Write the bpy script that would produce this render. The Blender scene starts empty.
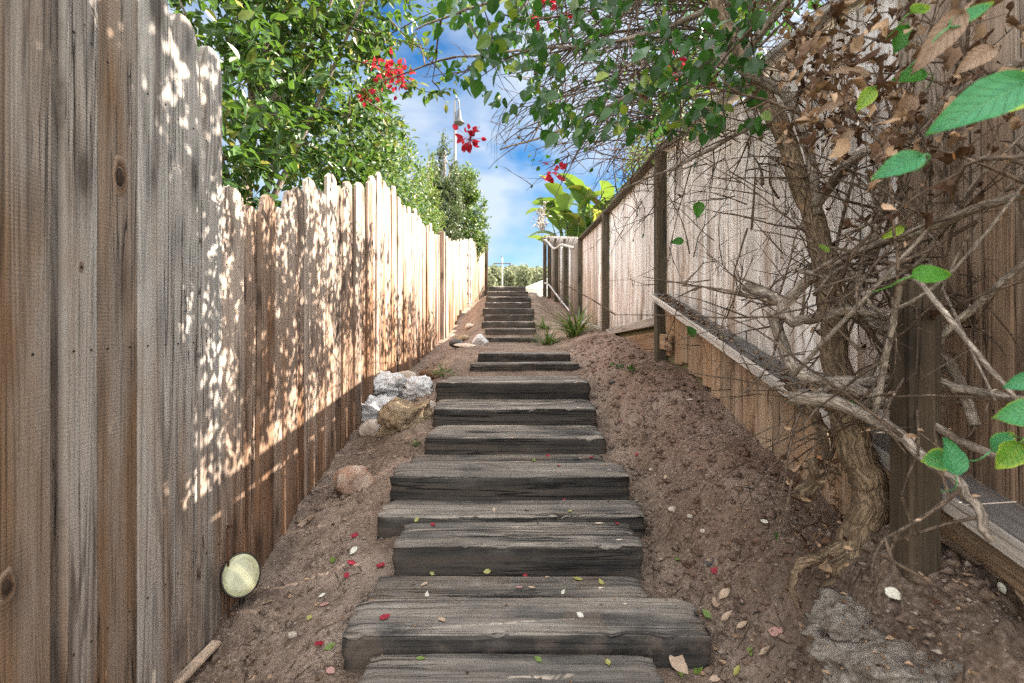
import bpy, math, random
import numpy as np
from mathutils import Vector, Matrix, noise

# ------------------------------------------------------------------ camera, world, sun, exposure
scene = bpy.context.scene
COL = scene.collection
CZ, F, HX, HY = 1.40, 512.0, 512.0, 320.0       # eye height, focal length in px, horizon centre

cam_d = bpy.data.cameras.new('camera')
cam = bpy.data.objects.new('camera', cam_d)
COL.objects.link(cam)
cam.location = (0, 0, CZ)
cam.rotation_euler = (math.radians(90), 0, 0)
cam_d.sensor_width = 36.0
cam_d.lens = 18.0
cam_d.shift_y = -21.5 / 1024.0
cam_d.clip_start = 0.05
cam_d.clip_end = 3000
cam_d.dof.use_dof = True
cam_d.dof.focus_distance = 3.2
cam_d.dof.aperture_fstop = 4.0
scene.camera = cam

SUN_DIR = Vector((1.0, 0.10, 0.80)).normalized()      # towards the sun
SUN_EL = math.asin(SUN_DIR.z)
SUN_AZ = math.atan2(SUN_DIR.x, SUN_DIR.y)

world = bpy.data.worlds.new('World')
scene.world = world
world.use_nodes = True
wt = world.node_tree
wt.nodes.clear()
w_out = wt.nodes.new('ShaderNodeOutputWorld')
w_bg = wt.nodes.new('ShaderNodeBackground')
w_sky = wt.nodes.new('ShaderNodeTexSky')
w_sky.sky_type = 'NISHITA'
w_sky.sun_disc = False
w_sky.sun_elevation = SUN_EL
w_sky.sun_rotation = SUN_AZ
w_sky.altitude = 50
w_sky.air_density = 1.0
w_sky.dust_density = 0.3
w_sky.ozone_density = 3.0
w_bg.inputs['Strength'].default_value = 0.125
# thin clouds, laid out by direction in the sky
w_tc = wt.nodes.new('ShaderNodeTexCoord')
w_map = wt.nodes.new('ShaderNodeMapping')
w_map.inputs['Scale'].default_value = (1.6, 1.6, 3.4)
w_map.inputs['Location'].default_value = (0.30, 0.0, 0.16)
w_n = wt.nodes.new('ShaderNodeTexNoise')
w_n.inputs['Scale'].default_value = 1.7
w_n.inputs['Detail'].default_value = 6
w_n.inputs['Roughness'].default_value = 0.52
w_n.inputs['Distortion'].default_value = 0.25
w_r = wt.nodes.new('ShaderNodeValToRGB')
w_r.color_ramp.elements[0].position = 0.37
w_r.color_ramp.elements[0].color = (0, 0, 0, 1)
w_r.color_ramp.elements[1].position = 0.56
w_r.color_ramp.elements[1].color = (0.86, 0.86, 0.86, 1)
w_mix = wt.nodes.new('ShaderNodeMixRGB')
wl = wt.links
# unseen clouds overhead and behind the camera, brightened to fill the shaded path
w_sep = wt.nodes.new('ShaderNodeSeparateXYZ')
wl.new(w_tc.outputs['Generated'], w_sep.inputs[0])
w_mr = wt.nodes.new('ShaderNodeMapRange')
w_mr.interpolation_type = 'SMOOTHSTEP'
w_mr.inputs['From Min'].default_value = 0.72
w_mr.inputs['From Max'].default_value = 0.30
wl.new(w_sep.outputs['Y'], w_mr.inputs['Value'])
w_cc = wt.nodes.new('ShaderNodeMixRGB')
w_cc.inputs['Color1'].default_value = (1.25, 1.40, 1.58, 1)
w_cc.inputs['Color2'].default_value = (8.8, 8.7, 8.5, 1)
wl.new(w_mr.outputs[0], w_cc.inputs['Fac'])
wl.new(w_cc.outputs[0], w_mix.inputs['Color2'])
wl.new(w_tc.outputs['Generated'], w_map.inputs['Vector'])
wl.new(w_map.outputs['Vector'], w_n.inputs['Vector'])
wl.new(w_n.outputs['Fac'], w_r.inputs['Fac'])
wl.new(w_r.outputs['Color'], w_mix.inputs['Fac'])
w_hs = wt.nodes.new('ShaderNodeHueSaturation')
w_hs.inputs['Saturation'].default_value = 1.35
w_hs.inputs['Value'].default_value = 0.29
wl.new(w_sky.outputs['Color'], w_hs.inputs['Color'])
wl.new(w_hs.outputs['Color'], w_mix.inputs['Color1'])
wl.new(w_mix.outputs['Color'], w_bg.inputs['Color'])
wl.new(w_bg.outputs['Background'], w_out.inputs['Surface'])

sun_d = bpy.data.lights.new('sun', 'SUN')
sun_d.energy = 5.0
sun_d.angle = math.radians(0.35)
sun_d.color = (1.0, 0.90, 0.78)
sun = bpy.data.objects.new('sun', sun_d)
COL.objects.link(sun)
sun.rotation_euler = (-SUN_DIR).to_track_quat('-Z', 'Y').to_euler()
sun.location = (6, -3, 8)

scene.view_settings.view_transform = 'Standard'
scene.view_settings.look = 'None'
scene.view_settings.exposure = 2.45
scene.view_settings.gamma = 1.0
scene.cycles.use_denoising = False                # keep the fine grain of wood and soil
scene.cycles.pixel_filter_type = 'BLACKMAN_HARRIS'
scene.cycles.filter_width = 1.45
scene.cycles.use_adaptive_sampling = False
scene.cycles.max_bounces = 8
scene.cycles.diffuse_bounces = 5
scene.cycles.transmission_bounces = 4
scene.cycles.transparent_max_bounces = 6
scene.cycles.caustics_reflective = False
scene.cycles.caustics_refractive = False
scene.cycles.sample_clamp_indirect = 3.0

RS = np.random.RandomState(11)
random.seed(5)


def P(px, py, Y):
    return Vector(((px - HX) / F * Y, Y, CZ - (py - HY) / F * Y))


# ------------------------------------------------------------------ mesh helpers
class MB:
    """Collects vertices, faces, a per-vertex colour 'rnd' and a wood coordinate 'bco'."""

    def __init__(self):
        self.v, self.f, self.c, self.b, self.m, self.n = [], [], [], [], [], 0

    def add(self, V, Fc, col=None, bco=None, mi=0):
        V = np.asarray(V, dtype=np.float64).reshape(-1, 3)
        k = len(V)
        self.v.append(V)
        off = self.n
        if isinstance(Fc, np.ndarray):
            self.f.extend((Fc + off).tolist())
        else:
            self.f.extend([[i + off for i in f] for f in Fc])
        self.m.extend([mi] * len(Fc))
        if col is None:
            col = (0.5, 0.5, 0.5)
        c = np.asarray(col, dtype=np.float64)
        self.c.append(np.tile(c, (k, 1)) if c.ndim == 1 else c)
        if bco is None:
            bco = V
        b = np.asarray(bco, dtype=np.float64)
        self.b.append(np.tile(b, (k, 1)) if b.ndim == 1 else b)
        self.n += k

    def build(self, name, mats, parent=None, smooth=True, origin=None):
        me = bpy.data.meshes.new(name)
        V = np.concatenate(self.v)
        if origin is not None:
            V = V - np.asarray(origin)
        me.from_pydata(V.tolist(), [], self.f)
        ca = me.attributes.new('rnd', 'FLOAT_COLOR', 'POINT')
        C = np.concatenate(self.c)
        ca.data.foreach_set('color', np.concatenate([C, np.ones((len(C), 1))], 1).ravel())
        ba = me.attributes.new('bco', 'FLOAT_VECTOR', 'POINT')
        ba.data.foreach_set('vector', np.concatenate(self.b).ravel())
        for m in (mats if isinstance(mats, (list, tuple)) else [mats]):
            me.materials.append(m)
        me.polygons.foreach_set('material_index', self.m)
        me.polygons.foreach_set('use_smooth', [smooth] * len(me.polygons))
        me.update()
        o = bpy.data.objects.new(name, me)
        COL.objects.link(o)
        if origin is not None:
            o.location = origin
        if parent is not None:
            o.parent = parent
            o.matrix_parent_inverse = Matrix.Translation(-Vector(parent.location))
        return o


def tag(o, label=None, cat=None, group=None, kind=None):
    if label:
        o['label'] = label
    if cat:
        o['category'] = cat
    if group:
        o['group'] = group
    if kind:
        o['kind'] = kind
    return o


def thing(name, label, cat, loc=(0, 0, 0), group=None):
    o = bpy.data.objects.new(name, None)
    COL.objects.link(o)
    o.location = loc
    o.empty_display_size = 0.1
    bpy.context.view_layer.update()
    return tag(o, label, cat, group)


def N(x, y, z):
    return noise.noise(Vector((x, y, z)))


def FB(x, y, z, o=4, h=1.0):
    return noise.fractal(Vector((x, y, z)), h, 2.0, o)


def tube(mb, pts, radii, sides=6, col=(0.5, 0.5, 0.5), wob=0.0, cid=0.0, cap=True):
    pts = np.asarray([tuple(p) for p in pts], float)
    n = len(pts)
    T = np.zeros_like(pts)
    T[1:-1] = pts[2:] - pts[:-2]
    T[0] = pts[1] - pts[0]
    T[-1] = pts[-1] - pts[-2]
    T /= np.linalg.norm(T, axis=1, keepdims=True) + 1e-12
    up = np.array([0, 0, 1.0]) if abs(T[0][2]) < 0.9 else np.array([1.0, 0, 0])
    V = np.zeros((n, sides, 3))
    B = np.zeros((n, sides, 3))
    L = 0.0
    a = np.arange(sides) / sides * 2 * math.pi
    for i in range(n):
        if i:
            L += np.linalg.norm(pts[i] - pts[i - 1])
        up = up - T[i] * np.dot(up, T[i])
        nn = np.linalg.norm(up)
        up = up / nn if nn > 1e-6 else np.cross(T[i], [0.3, 0.5, 0.8])
        s = np.cross(T[i], up)
        r = radii[i] if hasattr(radii, '__len__') else radii
        rr = np.full(sides, r)
        if wob:
            for k in range(sides):
                rr[k] = r * (1 + wob * N(math.cos(a[k]) * 1.6 + cid, math.sin(a[k]) * 1.6, L / max(r, 1e-4) * 0.22 + cid)
                             + 0.5 * wob * N(math.cos(a[k]) * 4 + cid, math.sin(a[k]) * 4, L / max(r, 1e-4) * 0.8))
        V[i] = pts[i] + rr[:, None] * (np.cos(a)[:, None] * up + np.sin(a)[:, None] * s)
        B[i, :, 0] = np.minimum(a, 2 * math.pi - a) * max(r, 0.004)
        B[i, :, 1] = L
        B[i, :, 2] = cid
    idx = np.arange(n * sides).reshape(n, sides)
    q = np.stack([idx[:-1], np.roll(idx[:-1], -1, 1), np.roll(idx[1:], -1, 1), idx[1:]], -1).reshape(-1, 4)
    faces = q.tolist()
    if cap:
        faces.append(idx[0][::-1].tolist())
        faces.append(idx[-1].tolist())
    mb.add(V.reshape(-1, 3), faces, col, B.reshape(-1, 3))


def smooth_path(pts, sub=4):
    """Catmull-Rom through control points."""
    p = [Vector(q) for q in pts]
    p = [p[0] * 2 - p[1]] + p + [p[-1] * 2 - p[-2]]
    out = []
    for i in range(1, len(p) - 2):
        for k in range(sub):
            t = k / sub
            out.append(0.5 * ((2 * p[i]) + (p[i + 1] - p[i - 1]) * t + (2 * p[i - 1] - 5 * p[i] + 4 * p[i + 1] - p[i + 2]) * t * t
                              + (3 * p[i] - p[i - 1] - 3 * p[i + 1] + p[i + 2]) * t ** 3))
    out.append(p[-2])
    return out


def box(mb, c, s, col=(0.5, 0.5, 0.5), M=None, mi=0, bev=0.0, along=2, cid=0.0):
    """Box of size s about c (optionally rotated by M), edges chamfered."""
    hx, hy, hz = s[0] / 2, s[1] / 2, s[2] / 2
    b = min(bev, hx * .8, hy * .8, hz * .8)
    V, Fc = [], []
    if b <= 0:
        for z in (-hz, hz):
            for y in (-hy, hy):
                for x in (-hx, hx):
                    V.append((x, y, z))
        Fc = [(0, 2, 3, 1), (4, 5, 7, 6), (0, 1, 5, 4), (2, 6, 7, 3), (0, 4, 6, 2), (1, 3, 7, 5)]
    else:
        for sx in (-1, 1):
            for sy in (-1, 1):
                for sz in (-1, 1):
                    V += [(sx * hx, sy * (hy - b), sz * (hz - b)), (sx * (hx - b), sy * hy, sz * (hz - b)), (sx * (hx - b), sy * (hy - b), sz * hz)]
        import bmesh
        bm = bmesh.new()
        for v in V:
            bm.verts.new(v)
        r = bmesh.ops.convex_hull(bm, input=bm.verts)
        bmesh.ops.dissolve_limit(bm, angle_limit=0.01, verts=bm.verts, edges=bm.edges)
        bm.verts.index_update()
        V = [tuple(v.co) for v in bm.verts]
        Fc = [[v.index for v in f.verts] for f in bm.faces]
        bm.free()
    V = np.array(V)
    ax = [k for k in range(3) if k != along]
    B = np.stack([V[:, ax[0]] + V[:, ax[1]], V[:, along], np.full(len(V), cid)], 1)
    if M is not None:
        V = V @ np.array(M.to_3x3()).T
    mb.add(V + np.asarray(tuple(c)), Fc, col, B, mi)


# ------------------------------------------------------------------ material helpers
class NT:
    def __init__(self, name):
        self.mat = bpy.data.materials.new(name)
        self.mat.use_nodes = True
        self.t = self.mat.node_tree
        self.t.nodes.clear()
        self.out = self.t.nodes.new('ShaderNodeOutputMaterial')

    def n(self, typ, **kw):
        nd = self.t.nodes.new(typ)
        for k, v in kw.items():
            if k.startswith('p_'):
                setattr(nd, k[2:], v)
            else:
                key = int(k[1:]) if k[0] == 'i' and k[1:].isdigit() else k.replace('_', ' ')
                if hasattr(v, 'links') or isinstance(v, bpy.types.NodeSocket):
                    self.t.links.new(v, nd.inputs[key])
                else:
                    nd.inputs[key].default_value = v
        return nd

    def attr(self, name):
        nd = self.t.nodes.new('ShaderNodeAttribute')
        nd.attribute_name = name
        return nd

    def noise(self, vec, scale, detail=4, rough=0.55, dist=0.0):
        return self.n('ShaderNodeTexNoise', Vector=vec, Scale=scale, Detail=detail, Roughness=rough, Distortion=dist).outputs['Fac']

    def mapping(self, vec, scale=(1, 1, 1), rot=(0, 0, 0), loc=(0, 0, 0)):
        return self.n('ShaderNodeMapping', Vector=vec, Scale=scale, Rotation=rot, Location=loc).outputs[0]

    def ramp(self, fac, stops, interp='LINEAR'):
        nd = self.t.nodes.new('ShaderNodeValToRGB')
        nd.color_ramp.interpolation = interp
        e = nd.color_ramp.elements
        while len(e) < len(stops):
            e.new(0.5)
        for k, (p, c) in enumerate(stops):
            e[k].position = p
            e[k].color = c if len(c) == 4 else (*c, 1)
        self.t.links.new(fac, nd.inputs['Fac'])
        return nd.outputs['Color']

    def g(self, fac, a, b, lo=0.0, hi=1.0):
        nd = self.n('ShaderNodeMapRange', Value=fac)
        nd.inputs['From Min'].default_value = a
        nd.inputs['From Max'].default_value = b
        nd.inputs['To Min'].default_value = lo
        nd.inputs['To Max'].default_value = hi
        return nd.outputs[0]

    def mix(self, fac, a, b, mode='MIX'):
        nd = self.t.nodes.new('ShaderNodeMixRGB')
        nd.blend_type = mode
        for k, v in (('Fac', fac), ('Color1', a), ('Color2', b)):
            if isinstance(v, bpy.types.NodeSocket):
                self.t.links.new(v, nd.inputs[k])
            else:
                nd.inputs[k].default_value = v if not isinstance(v, tuple) or len(v) == 4 else (*v, 1)
        return nd.outputs[0]

    def math(self, op, a, b=0.5):
        nd = self.t.nodes.new('ShaderNodeMath')
        nd.operation = op
        for k, v in ((0, a), (1, b)):
            if isinstance(v, bpy.types.NodeSocket):
                self.t.links.new(v, nd.inputs[k])
            else:
                nd.inputs[k].default_value = v
        return nd.outputs[0]

    def bump(self, h, dist=0.002, strength=1.0, normal=None):
        nd = self.n('ShaderNodeBump', Height=h, Distance=dist, Strength=strength)
        if normal is not None:
            self.t.links.new(normal, nd.inputs['Normal'])
        return nd.outputs[0]

    def bsdf(self, color, rough=0.8, normal=None, spec=0.25, metallic=0.0, translucent=None, tmix=0.3):
        p = self.n('ShaderNodeBsdfPrincipled', Metallic=metallic)
        for k, v in (('Base Color', color), ('Roughness', rough), ('Specular IOR Level', spec)):
            if isinstance(v, bpy.types.NodeSocket):
                self.t.links.new(v, p.inputs[k])
            else:
                p.inputs[k].default_value = v if not isinstance(v, tuple) or len(v) == 4 else (*v, 1)
        if normal is not None:
            self.t.links.new(normal, p.inputs['Normal'])
        sh = p.outputs[0]
        if translucent is not None:
            tr = self.n('ShaderNodeBsdfTranslucent', Color=translucent)
            mx = self.t.nodes.new('ShaderNodeMixShader')
            mx.inputs[0].default_value = tmix
            self.t.links.new(sh, mx.inputs[1])
            self.t.links.new(tr.outputs[0], mx.inputs[2])
            sh = mx.outputs[0]
        self.t.links.new(sh, self.out.inputs['Surface'])
        return self.mat

    def sep(self, col):
        nd = self.t.nodes.new('ShaderNodeSeparateColor')
        self.t.links.new(col, nd.inputs[0])
        return nd.outputs


def fence_wood(name, grey, brown, dark, darken=0.0, saw=1.0, streak=0.5, pale=None, knots=1.0):
    """Weathered boards. bco = (across, along, id); rnd = (tone, brownness, height fraction)."""
    m = NT(name)
    b = m.attr('bco').outputs['Vector']
    r = m.sep(m.attr('rnd').outputs['Color'])
    big = m.noise(m.mapping(b, (5.0, 1.1, 1.0)), 1.0, 5, 0.6, 0.4)
    grain = m.noise(m.mapping(b, (110, 1.6, 1.0)), 1.0, 8, 0.74, 0.12)
    cont = m.noise(m.mapping(b, (7.5, 0.42, 1.0)), 1.0, 2, 0.45, 0.25)
    rg = m.math('SINE', m.math('MULTIPLY', cont, 105.0))
    rg = m.g(rg, -1.0, 1.0)
    rg = m.math('MULTIPLY', rg, m.g(m.noise(m.mapping(b, (6, 0.8, 2.0)), 1.0, 3), 0.35, 0.6))
    vor = m.n('ShaderNodeTexVoronoi', Vector=m.mapping(b, (7.0, 2.3, 1.0)), Scale=1.0)
    knot = m.ramp(vor.outputs['Distance'], [(0.0, (1, 1, 1)), (0.09, (1, 1, 1)), (0.17, (0.45, 0.45, 0.45)), (0.36, (0, 0, 0))])
    sawm = m.n('ShaderNodeTexWave', Vector=m.mapping(b, (0.42, 1.0, 0.0)), Scale=31.0, Distortion=3.5, Detail=3.0, p_bands_direction='Y').outputs['Fac']
    sawn = m.math('MULTIPLY', sawm, m.g(m.noise(m.mapping(b, (9, 2, 1)), 1.0, 3), 0.42, 0.66))
    # how brown: random per board + low down + stains
    f = m.math('ADD', m.math('MULTIPLY', r[1], 0.70), m.math('MULTIPLY', m.g(big, 0.40, 0.7), 0.6))
    f = m.math('ADD', f, m.g(r[2], 0.0, 0.75, 0.36, -0.38))
    hw = m.g(m.noise(m.mapping(b, (9, 0.5, 3.1)), 1.0, 4, 0.55, 0.6), 0.46, 0.62)
    f = m.math('ADD', f, m.math('MULTIPLY', hw, 0.30))
    f = m.n('ShaderNodeClamp', Value=f).outputs[0]
    col = m.mix(f, grey, brown)
    col = m.mix(m.math('MULTIPLY', m.g(rg, 0.45, 0.95), 0.50), col, dark)
    col = m.mix(m.math('MULTIPLY', m.g(grain, 0.50, 0.70), 0.72), col, dark)
    if pale is not None:
        pf = m.math('MULTIPLY', m.g(m.noise(m.mapping(b, (11, 1.4, 1.0)), 1.0, 6, 0.65, 0.5), 0.38, 0.60), 1.0)
        pf = m.math('MULTIPLY', pf, m.g(r[1], 0.35, 1.0, 1.0, 0.1))
        col = m.mix(pf, col, pale)
        col = m.mix(m.math('MULTIPLY', m.g(grain, 0.60, 0.78), 0.4), col, dark)
    col = m.mix(m.math('MULTIPLY', sawn, 0.06 * saw), col, (0.62, 0.58, 0.53))
    chk = m.noise(m.mapping(b, (30, 0.55, 1.0)), 1.0, 3, 0.5, 0.7)
    chk = m.g(m.math('ABSOLUTE', m.math('SUBTRACT', chk, 0.5)), 0.012, 0.0)
    chk = m.math('MULTIPLY', chk, m.g(m.noise(m.mapping(b, (5, 0.7, 5.0)), 1.0, 3), 0.48, 0.58))
    col = m.mix(m.math('MULTIPLY', chk, 0.9), col, tuple(x * 0.5 for x in dark))
    strk = m.noise(m.mapping(b, (26, 0.7, 1.0)), 1.0, 4, 0.6, 0.6)
    col = m.mix(m.math('MULTIPLY', m.g(strk, 0.56, 0.68), streak), col, dark)
    col = m.mix(m.math('MULTIPLY', knot, 0.75 * knots), col, dark)
    tone = m.g(r[0], 0.0, 1.0, 0.5, 1.45)
    hs = m.n('ShaderNodeHueSaturation', Color=col, Value=tone).outputs[0]
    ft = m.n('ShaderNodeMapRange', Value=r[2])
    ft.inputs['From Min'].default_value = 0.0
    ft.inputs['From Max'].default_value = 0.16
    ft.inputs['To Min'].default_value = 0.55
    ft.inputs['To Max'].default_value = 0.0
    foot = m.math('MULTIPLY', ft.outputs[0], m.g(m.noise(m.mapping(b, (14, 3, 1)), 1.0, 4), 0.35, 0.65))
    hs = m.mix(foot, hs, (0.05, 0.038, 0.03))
    h = m.math('ADD', m.math('MULTIPLY', grain, -0.9), m.math('MULTIPLY', rg, -0.35))
    h = m.math('ADD', h, m.math('MULTIPLY', sawn, 0.12 * saw))
    h = m.math('ADD', h, m.math('MULTIPLY', chk, -1.5))
    nrm = m.bump(h, 0.004, 1.0)
    return m.bsdf(hs, 0.82, nrm, 0.2)


M = {}
M['fence_left'] = fence_wood('weathered_fence_boards', (0.40, 0.37, 0.34), (0.235, 0.14, 0.08), (0.032, 0.021, 0.016))
M['fence_long'] = fence_wood('sunbleached_fence_boards', (0.47, 0.38, 0.315), (0.24, 0.130, 0.072), (0.035, 0.022, 0.016), saw=0.5)
M['fence_right'] = fence_wood('pale_peeling_fence_boards', (0.66, 0.61, 0.58), (0.40, 0.26, 0.17), (0.10, 0.058, 0.038), saw=0.3, streak=0.35, pale=(0.82, 0.80, 0.79), knots=0.8)
M['fence_near'] = fence_wood('brown_near_boards', (0.40, 0.335, 0.28), (0.28, 0.185, 0.125), (0.05, 0.032, 0.022), saw=0.2, streak=0.6)
M['skirt'] = fence_wood('tan_retaining_boards', (0.42, 0.33, 0.25), (0.34, 0.205, 0.115), (0.07, 0.04, 0.024), saw=0.3, streak=0.5)
M['post'] = fence_wood('greenish_old_post', (0.105, 0.098, 0.072), (0.125, 0.088, 0.056), (0.025, 0.021, 0.016), saw=0.2)
M['post_near'] = fence_wood('dark_near_post', (0.075, 0.058, 0.040), (0.085, 0.055, 0.033), (0.012, 0.009, 0.007), saw=0.2)  # darker brown than the other posts
M['cap'] = fence_wood('grey_shelf_board', (0.56, 0.52, 0.49), (0.42, 0.36, 0.31), (0.10, 0.085, 0.075), saw=0.4)

M['shelf'] = fence_wood('dirty_shelf_board', (0.16, 0.145, 0.135), (0.12, 0.095, 0.08), (0.045, 0.038, 0.034), saw=0.2)


def tie_mat():
    m = NT('creosoted_sleeper')
    b = m.attr('bco').outputs['Vector']
    r = m.sep(m.attr('rnd').outputs['Color'])
    grain = m.noise(m.mapping(b, (120, 1.5, 1.0)), 1.0, 8, 0.72, 0.12)
    med = m.noise(m.mapping(b, (20, 1.3, 1.0)), 1.0, 7, 0.66, 0.2)
    big = m.noise(m.mapping(b, (3.5, 1.7, 1.0)), 1.0, 5, 0.6, 0.3)
    crack = m.noise(m.mapping(b, (34, 0.7, 1.0)), 1.0, 4, 0.55, 0.25)
    ck = m.ramp(crack, [(0.0, (0, 0, 0)), (0.475, (0, 0, 0)), (0.495, (1, 1, 1)), (0.505, (1, 1, 1)), (0.525, (0, 0, 0))])
    ck = m.math('MULTIPLY', ck, m.g(m.noise(m.mapping(b, (5, 0.9, 1.7)), 1.0, 2), 0.46, 0.6))
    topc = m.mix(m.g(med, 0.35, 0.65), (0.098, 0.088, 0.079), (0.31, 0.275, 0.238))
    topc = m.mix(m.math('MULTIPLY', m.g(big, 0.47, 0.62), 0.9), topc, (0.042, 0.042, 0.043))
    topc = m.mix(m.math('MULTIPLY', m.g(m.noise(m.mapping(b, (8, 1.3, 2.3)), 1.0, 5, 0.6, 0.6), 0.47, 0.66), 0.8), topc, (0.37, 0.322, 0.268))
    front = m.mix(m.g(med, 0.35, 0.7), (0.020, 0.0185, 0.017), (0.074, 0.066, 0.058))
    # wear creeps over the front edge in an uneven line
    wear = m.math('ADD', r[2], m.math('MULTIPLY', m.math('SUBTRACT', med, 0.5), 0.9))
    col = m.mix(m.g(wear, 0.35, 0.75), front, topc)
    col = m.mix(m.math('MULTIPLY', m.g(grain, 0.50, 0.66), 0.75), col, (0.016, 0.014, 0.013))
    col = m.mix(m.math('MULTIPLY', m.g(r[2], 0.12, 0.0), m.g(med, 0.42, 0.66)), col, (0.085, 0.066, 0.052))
    # soil trodden on to the tread
    dirt = m.noise(m.mapping(b, (7, 7, 1)), 1.0, 6, 0.65)
    col = m.mix(m.math('MULTIPLY', m.g(dirt, 0.47, 0.60), m.math('MULTIPLY', r[1], 0.9)), col, (0.17, 0.128, 0.098))
    col = m.mix(m.math('MULTIPLY', ck, 0.95), col, (0.01, 0.009, 0.008))
    col = m.n('ShaderNodeHueSaturation', Color=col, Value=m.g(r[0], 0, 1, 0.5, 1.4)).outputs[0]
    h = m.math('ADD', m.math('MULTIPLY', grain, -0.7), m.math('MULTIPLY', ck, -1.6))
    h = m.math('ADD', h, m.math('MULTIPLY', med, 0.5))
    return m.bsdf(col, m.g(med, 0.3, 0.7, 0.6, 0.85), m.bump(h, 0.006, 1.0), 0.3)


M['tie'] = tie_mat()


def soil_mat():
    m = NT('trodden_soil')
    g = m.n('ShaderNodeNewGeometry').outputs['Position']
    r = m.sep(m.attr('rnd').outputs['Color'])
    big = m.noise(g, 2.2, 5, 0.6, 0.3)
    mid = m.noise(g, 13.0, 6, 0.65, 0.2)
    fine = m.noise(g, 75.0, 6, 0.7)
    vf = m.noise(g, 260.0, 3, 0.7)
    a = m.mix(m.g(big, 0.35, 0.65), (0.165, 0.118, 0.088), (0.30, 0.220, 0.168))
    red = m.mix(m.g(mid, 0.35, 0.65), (0.150, 0.084, 0.060), (0.265, 0.158, 0.114))
    col = m.mix(r[0], a, red)
    damp = m.noise(g, 1.3, 4, 0.55, 0.8)
    col = m.n('ShaderNodeHueSaturation', Color=col, Value=m.g(damp, 0.32, 0.68, 0.62, 1.30), Saturation=m.g(damp, 0.35, 0.65, 1.12, 0.86)).outputs[0]
    trod = m.g(m.noise(g, 3.3, 4, 0.6, 0.5), 0.42, 0.60)
    col = m.mix(m.math('MULTIPLY', m.g(mid, 0.50, 0.64), 0.65), col, (0.085, 0.056, 0.042))
    col = m.mix(m.math('MULTIPLY', m.g(fine, 0.53, 0.66), m.g(trod, 0, 1, 0.25, 0.7)), col, (0.52, 0.42, 0.35))
    col = m.mix(m.math('MULTIPLY', m.g(fine, 0.46, 0.36), m.g(trod, 0, 1, 0.35, 0.9)), col, (0.055, 0.037, 0.029))
    v = m.n('ShaderNodeTexVoronoi', Vector=g, Scale=95.0)
    peb = m.ramp(v.outputs['Distance'], [(0.0, (1, 1, 1)), (0.22, (1, 1, 1)), (0.30, (0, 0, 0))])
    psel = m.math('GREATER_THAN', m.sep(v.outputs['Color'])[0], 0.88)
    pf = m.math('MULTIPLY', peb, psel)
    col = m.mix(m.math('MULTIPLY', pf, 0.7), col, m.mix(m.sep(v.outputs['Color'])[1], (0.20, 0.165, 0.14), (0.42, 0.37, 0.32)))
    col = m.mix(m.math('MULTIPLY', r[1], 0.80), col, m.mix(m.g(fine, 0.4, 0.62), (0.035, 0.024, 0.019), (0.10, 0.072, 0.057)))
    h = m.math('ADD', m.math('MULTIPLY', mid, 0.9), m.math('MULTIPLY', fine, m.g(trod, 0, 1, 0.35, 0.8)))
    h = m.math('ADD', h, m.math('ADD', m.math('MULTIPLY', vf, 0.22), m.math('MULTIPLY', pf, 0.3)))
    rough = m.g(big, 0.3, 0.7, 0.75, 0.95)
    return m.bsdf(col, rough, m.bump(h, 0.013, 1.0), 0.2)


M['soil'] = soil_mat()


def leaf_mat(name, c1, c2, trans, rough=0.38, tmix=0.32, spec=0.45, edge=None):
    m = NT(name)
    r = m.sep(m.attr('rnd').outputs['Color'])
    g = m.n('ShaderNodeNewGeometry').outputs['Position']
    col = m.mix(r[0], c1, c2)
    col = m.mix(m.math('MULTIPLY', m.g(m.noise(g, 40.0, 3), 0.45, 0.7), 0.3), col, tuple(x * 0.6 for x in c1))
    if edge:
        col = m.mix(m.g(r[1], 0.55, 0.95), col, edge)
    t = m.mix(0.55, col, trans)
    return m.bsdf(col, rough, None, spec, translucent=t, tmix=tmix)


M['leaf_shrub'] = leaf_mat('glossy_shrub_leaf', (0.014, 0.045, 0.010), (0.060, 0.125, 0.022), (0.16, 0.30, 0.03), edge=(0.20, 0.18, 0.035))
M['leaf_hedge'] = leaf_mat('hedge_leaf', (0.022, 0.055, 0.014), (0.085, 0.16, 0.03), (0.20, 0.33, 0.04), edge=(0.20, 0.22, 0.05))
M['leaf_olive'] = leaf_mat('dull_olive_leaf', (0.035, 0.055, 0.025), (0.075, 0.105, 0.045), (0.16, 0.22, 0.05))
M['leaf_vine'] = leaf_mat('vine_leaf', (0.010, 0.036, 0.008), (0.032, 0.10, 0.016), (0.08, 0.26, 0.02), edge=(0.24, 0.30, 0.03))
M['leaf_big'] = leaf_mat('close_vine_leaf', (0.05, 0.22, 0.08), (0.07, 0.26, 0.05), (0.14, 0.5, 0.05), rough=0.33, tmix=0.35, edge=(0.42, 0.52, 0.05))
M['leaf_strap'] = leaf_mat('strap_leaf', (0.04, 0.09, 0.02), (0.10, 0.16, 0.04), (0.22, 0.34, 0.05), edge=(0.24, 0.19, 0.08))
M['leaf_paddle'] = leaf_mat('paddle_leaf', (0.04, 0.10, 0.015), (0.105, 0.17, 0.028), (0.24, 0.34, 0.04), tmix=0.35, edge=(0.28, 0.24, 0.06))
M['leaf_dead'] = leaf_mat('dead_leaf', (0.055, 0.028, 0.016), (0.50, 0.34, 0.22), (0.40, 0.2, 0.08), rough=0.75, tmix=0.15, spec=0.15)
M['bract'] = leaf_mat('papery_bract', (0.30, 0.008, 0.022), (0.52, 0.035, 0.055), (0.7, 0.04, 0.07), rough=0.6, tmix=0.4, spec=0.2)
M['far_leaf'] = leaf_mat('far_foliage', (0.12, 0.145, 0.09), (0.24, 0.25, 0.15), (0.36, 0.38, 0.18), rough=0.7, tmix=0.2, spec=0.1)


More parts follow.
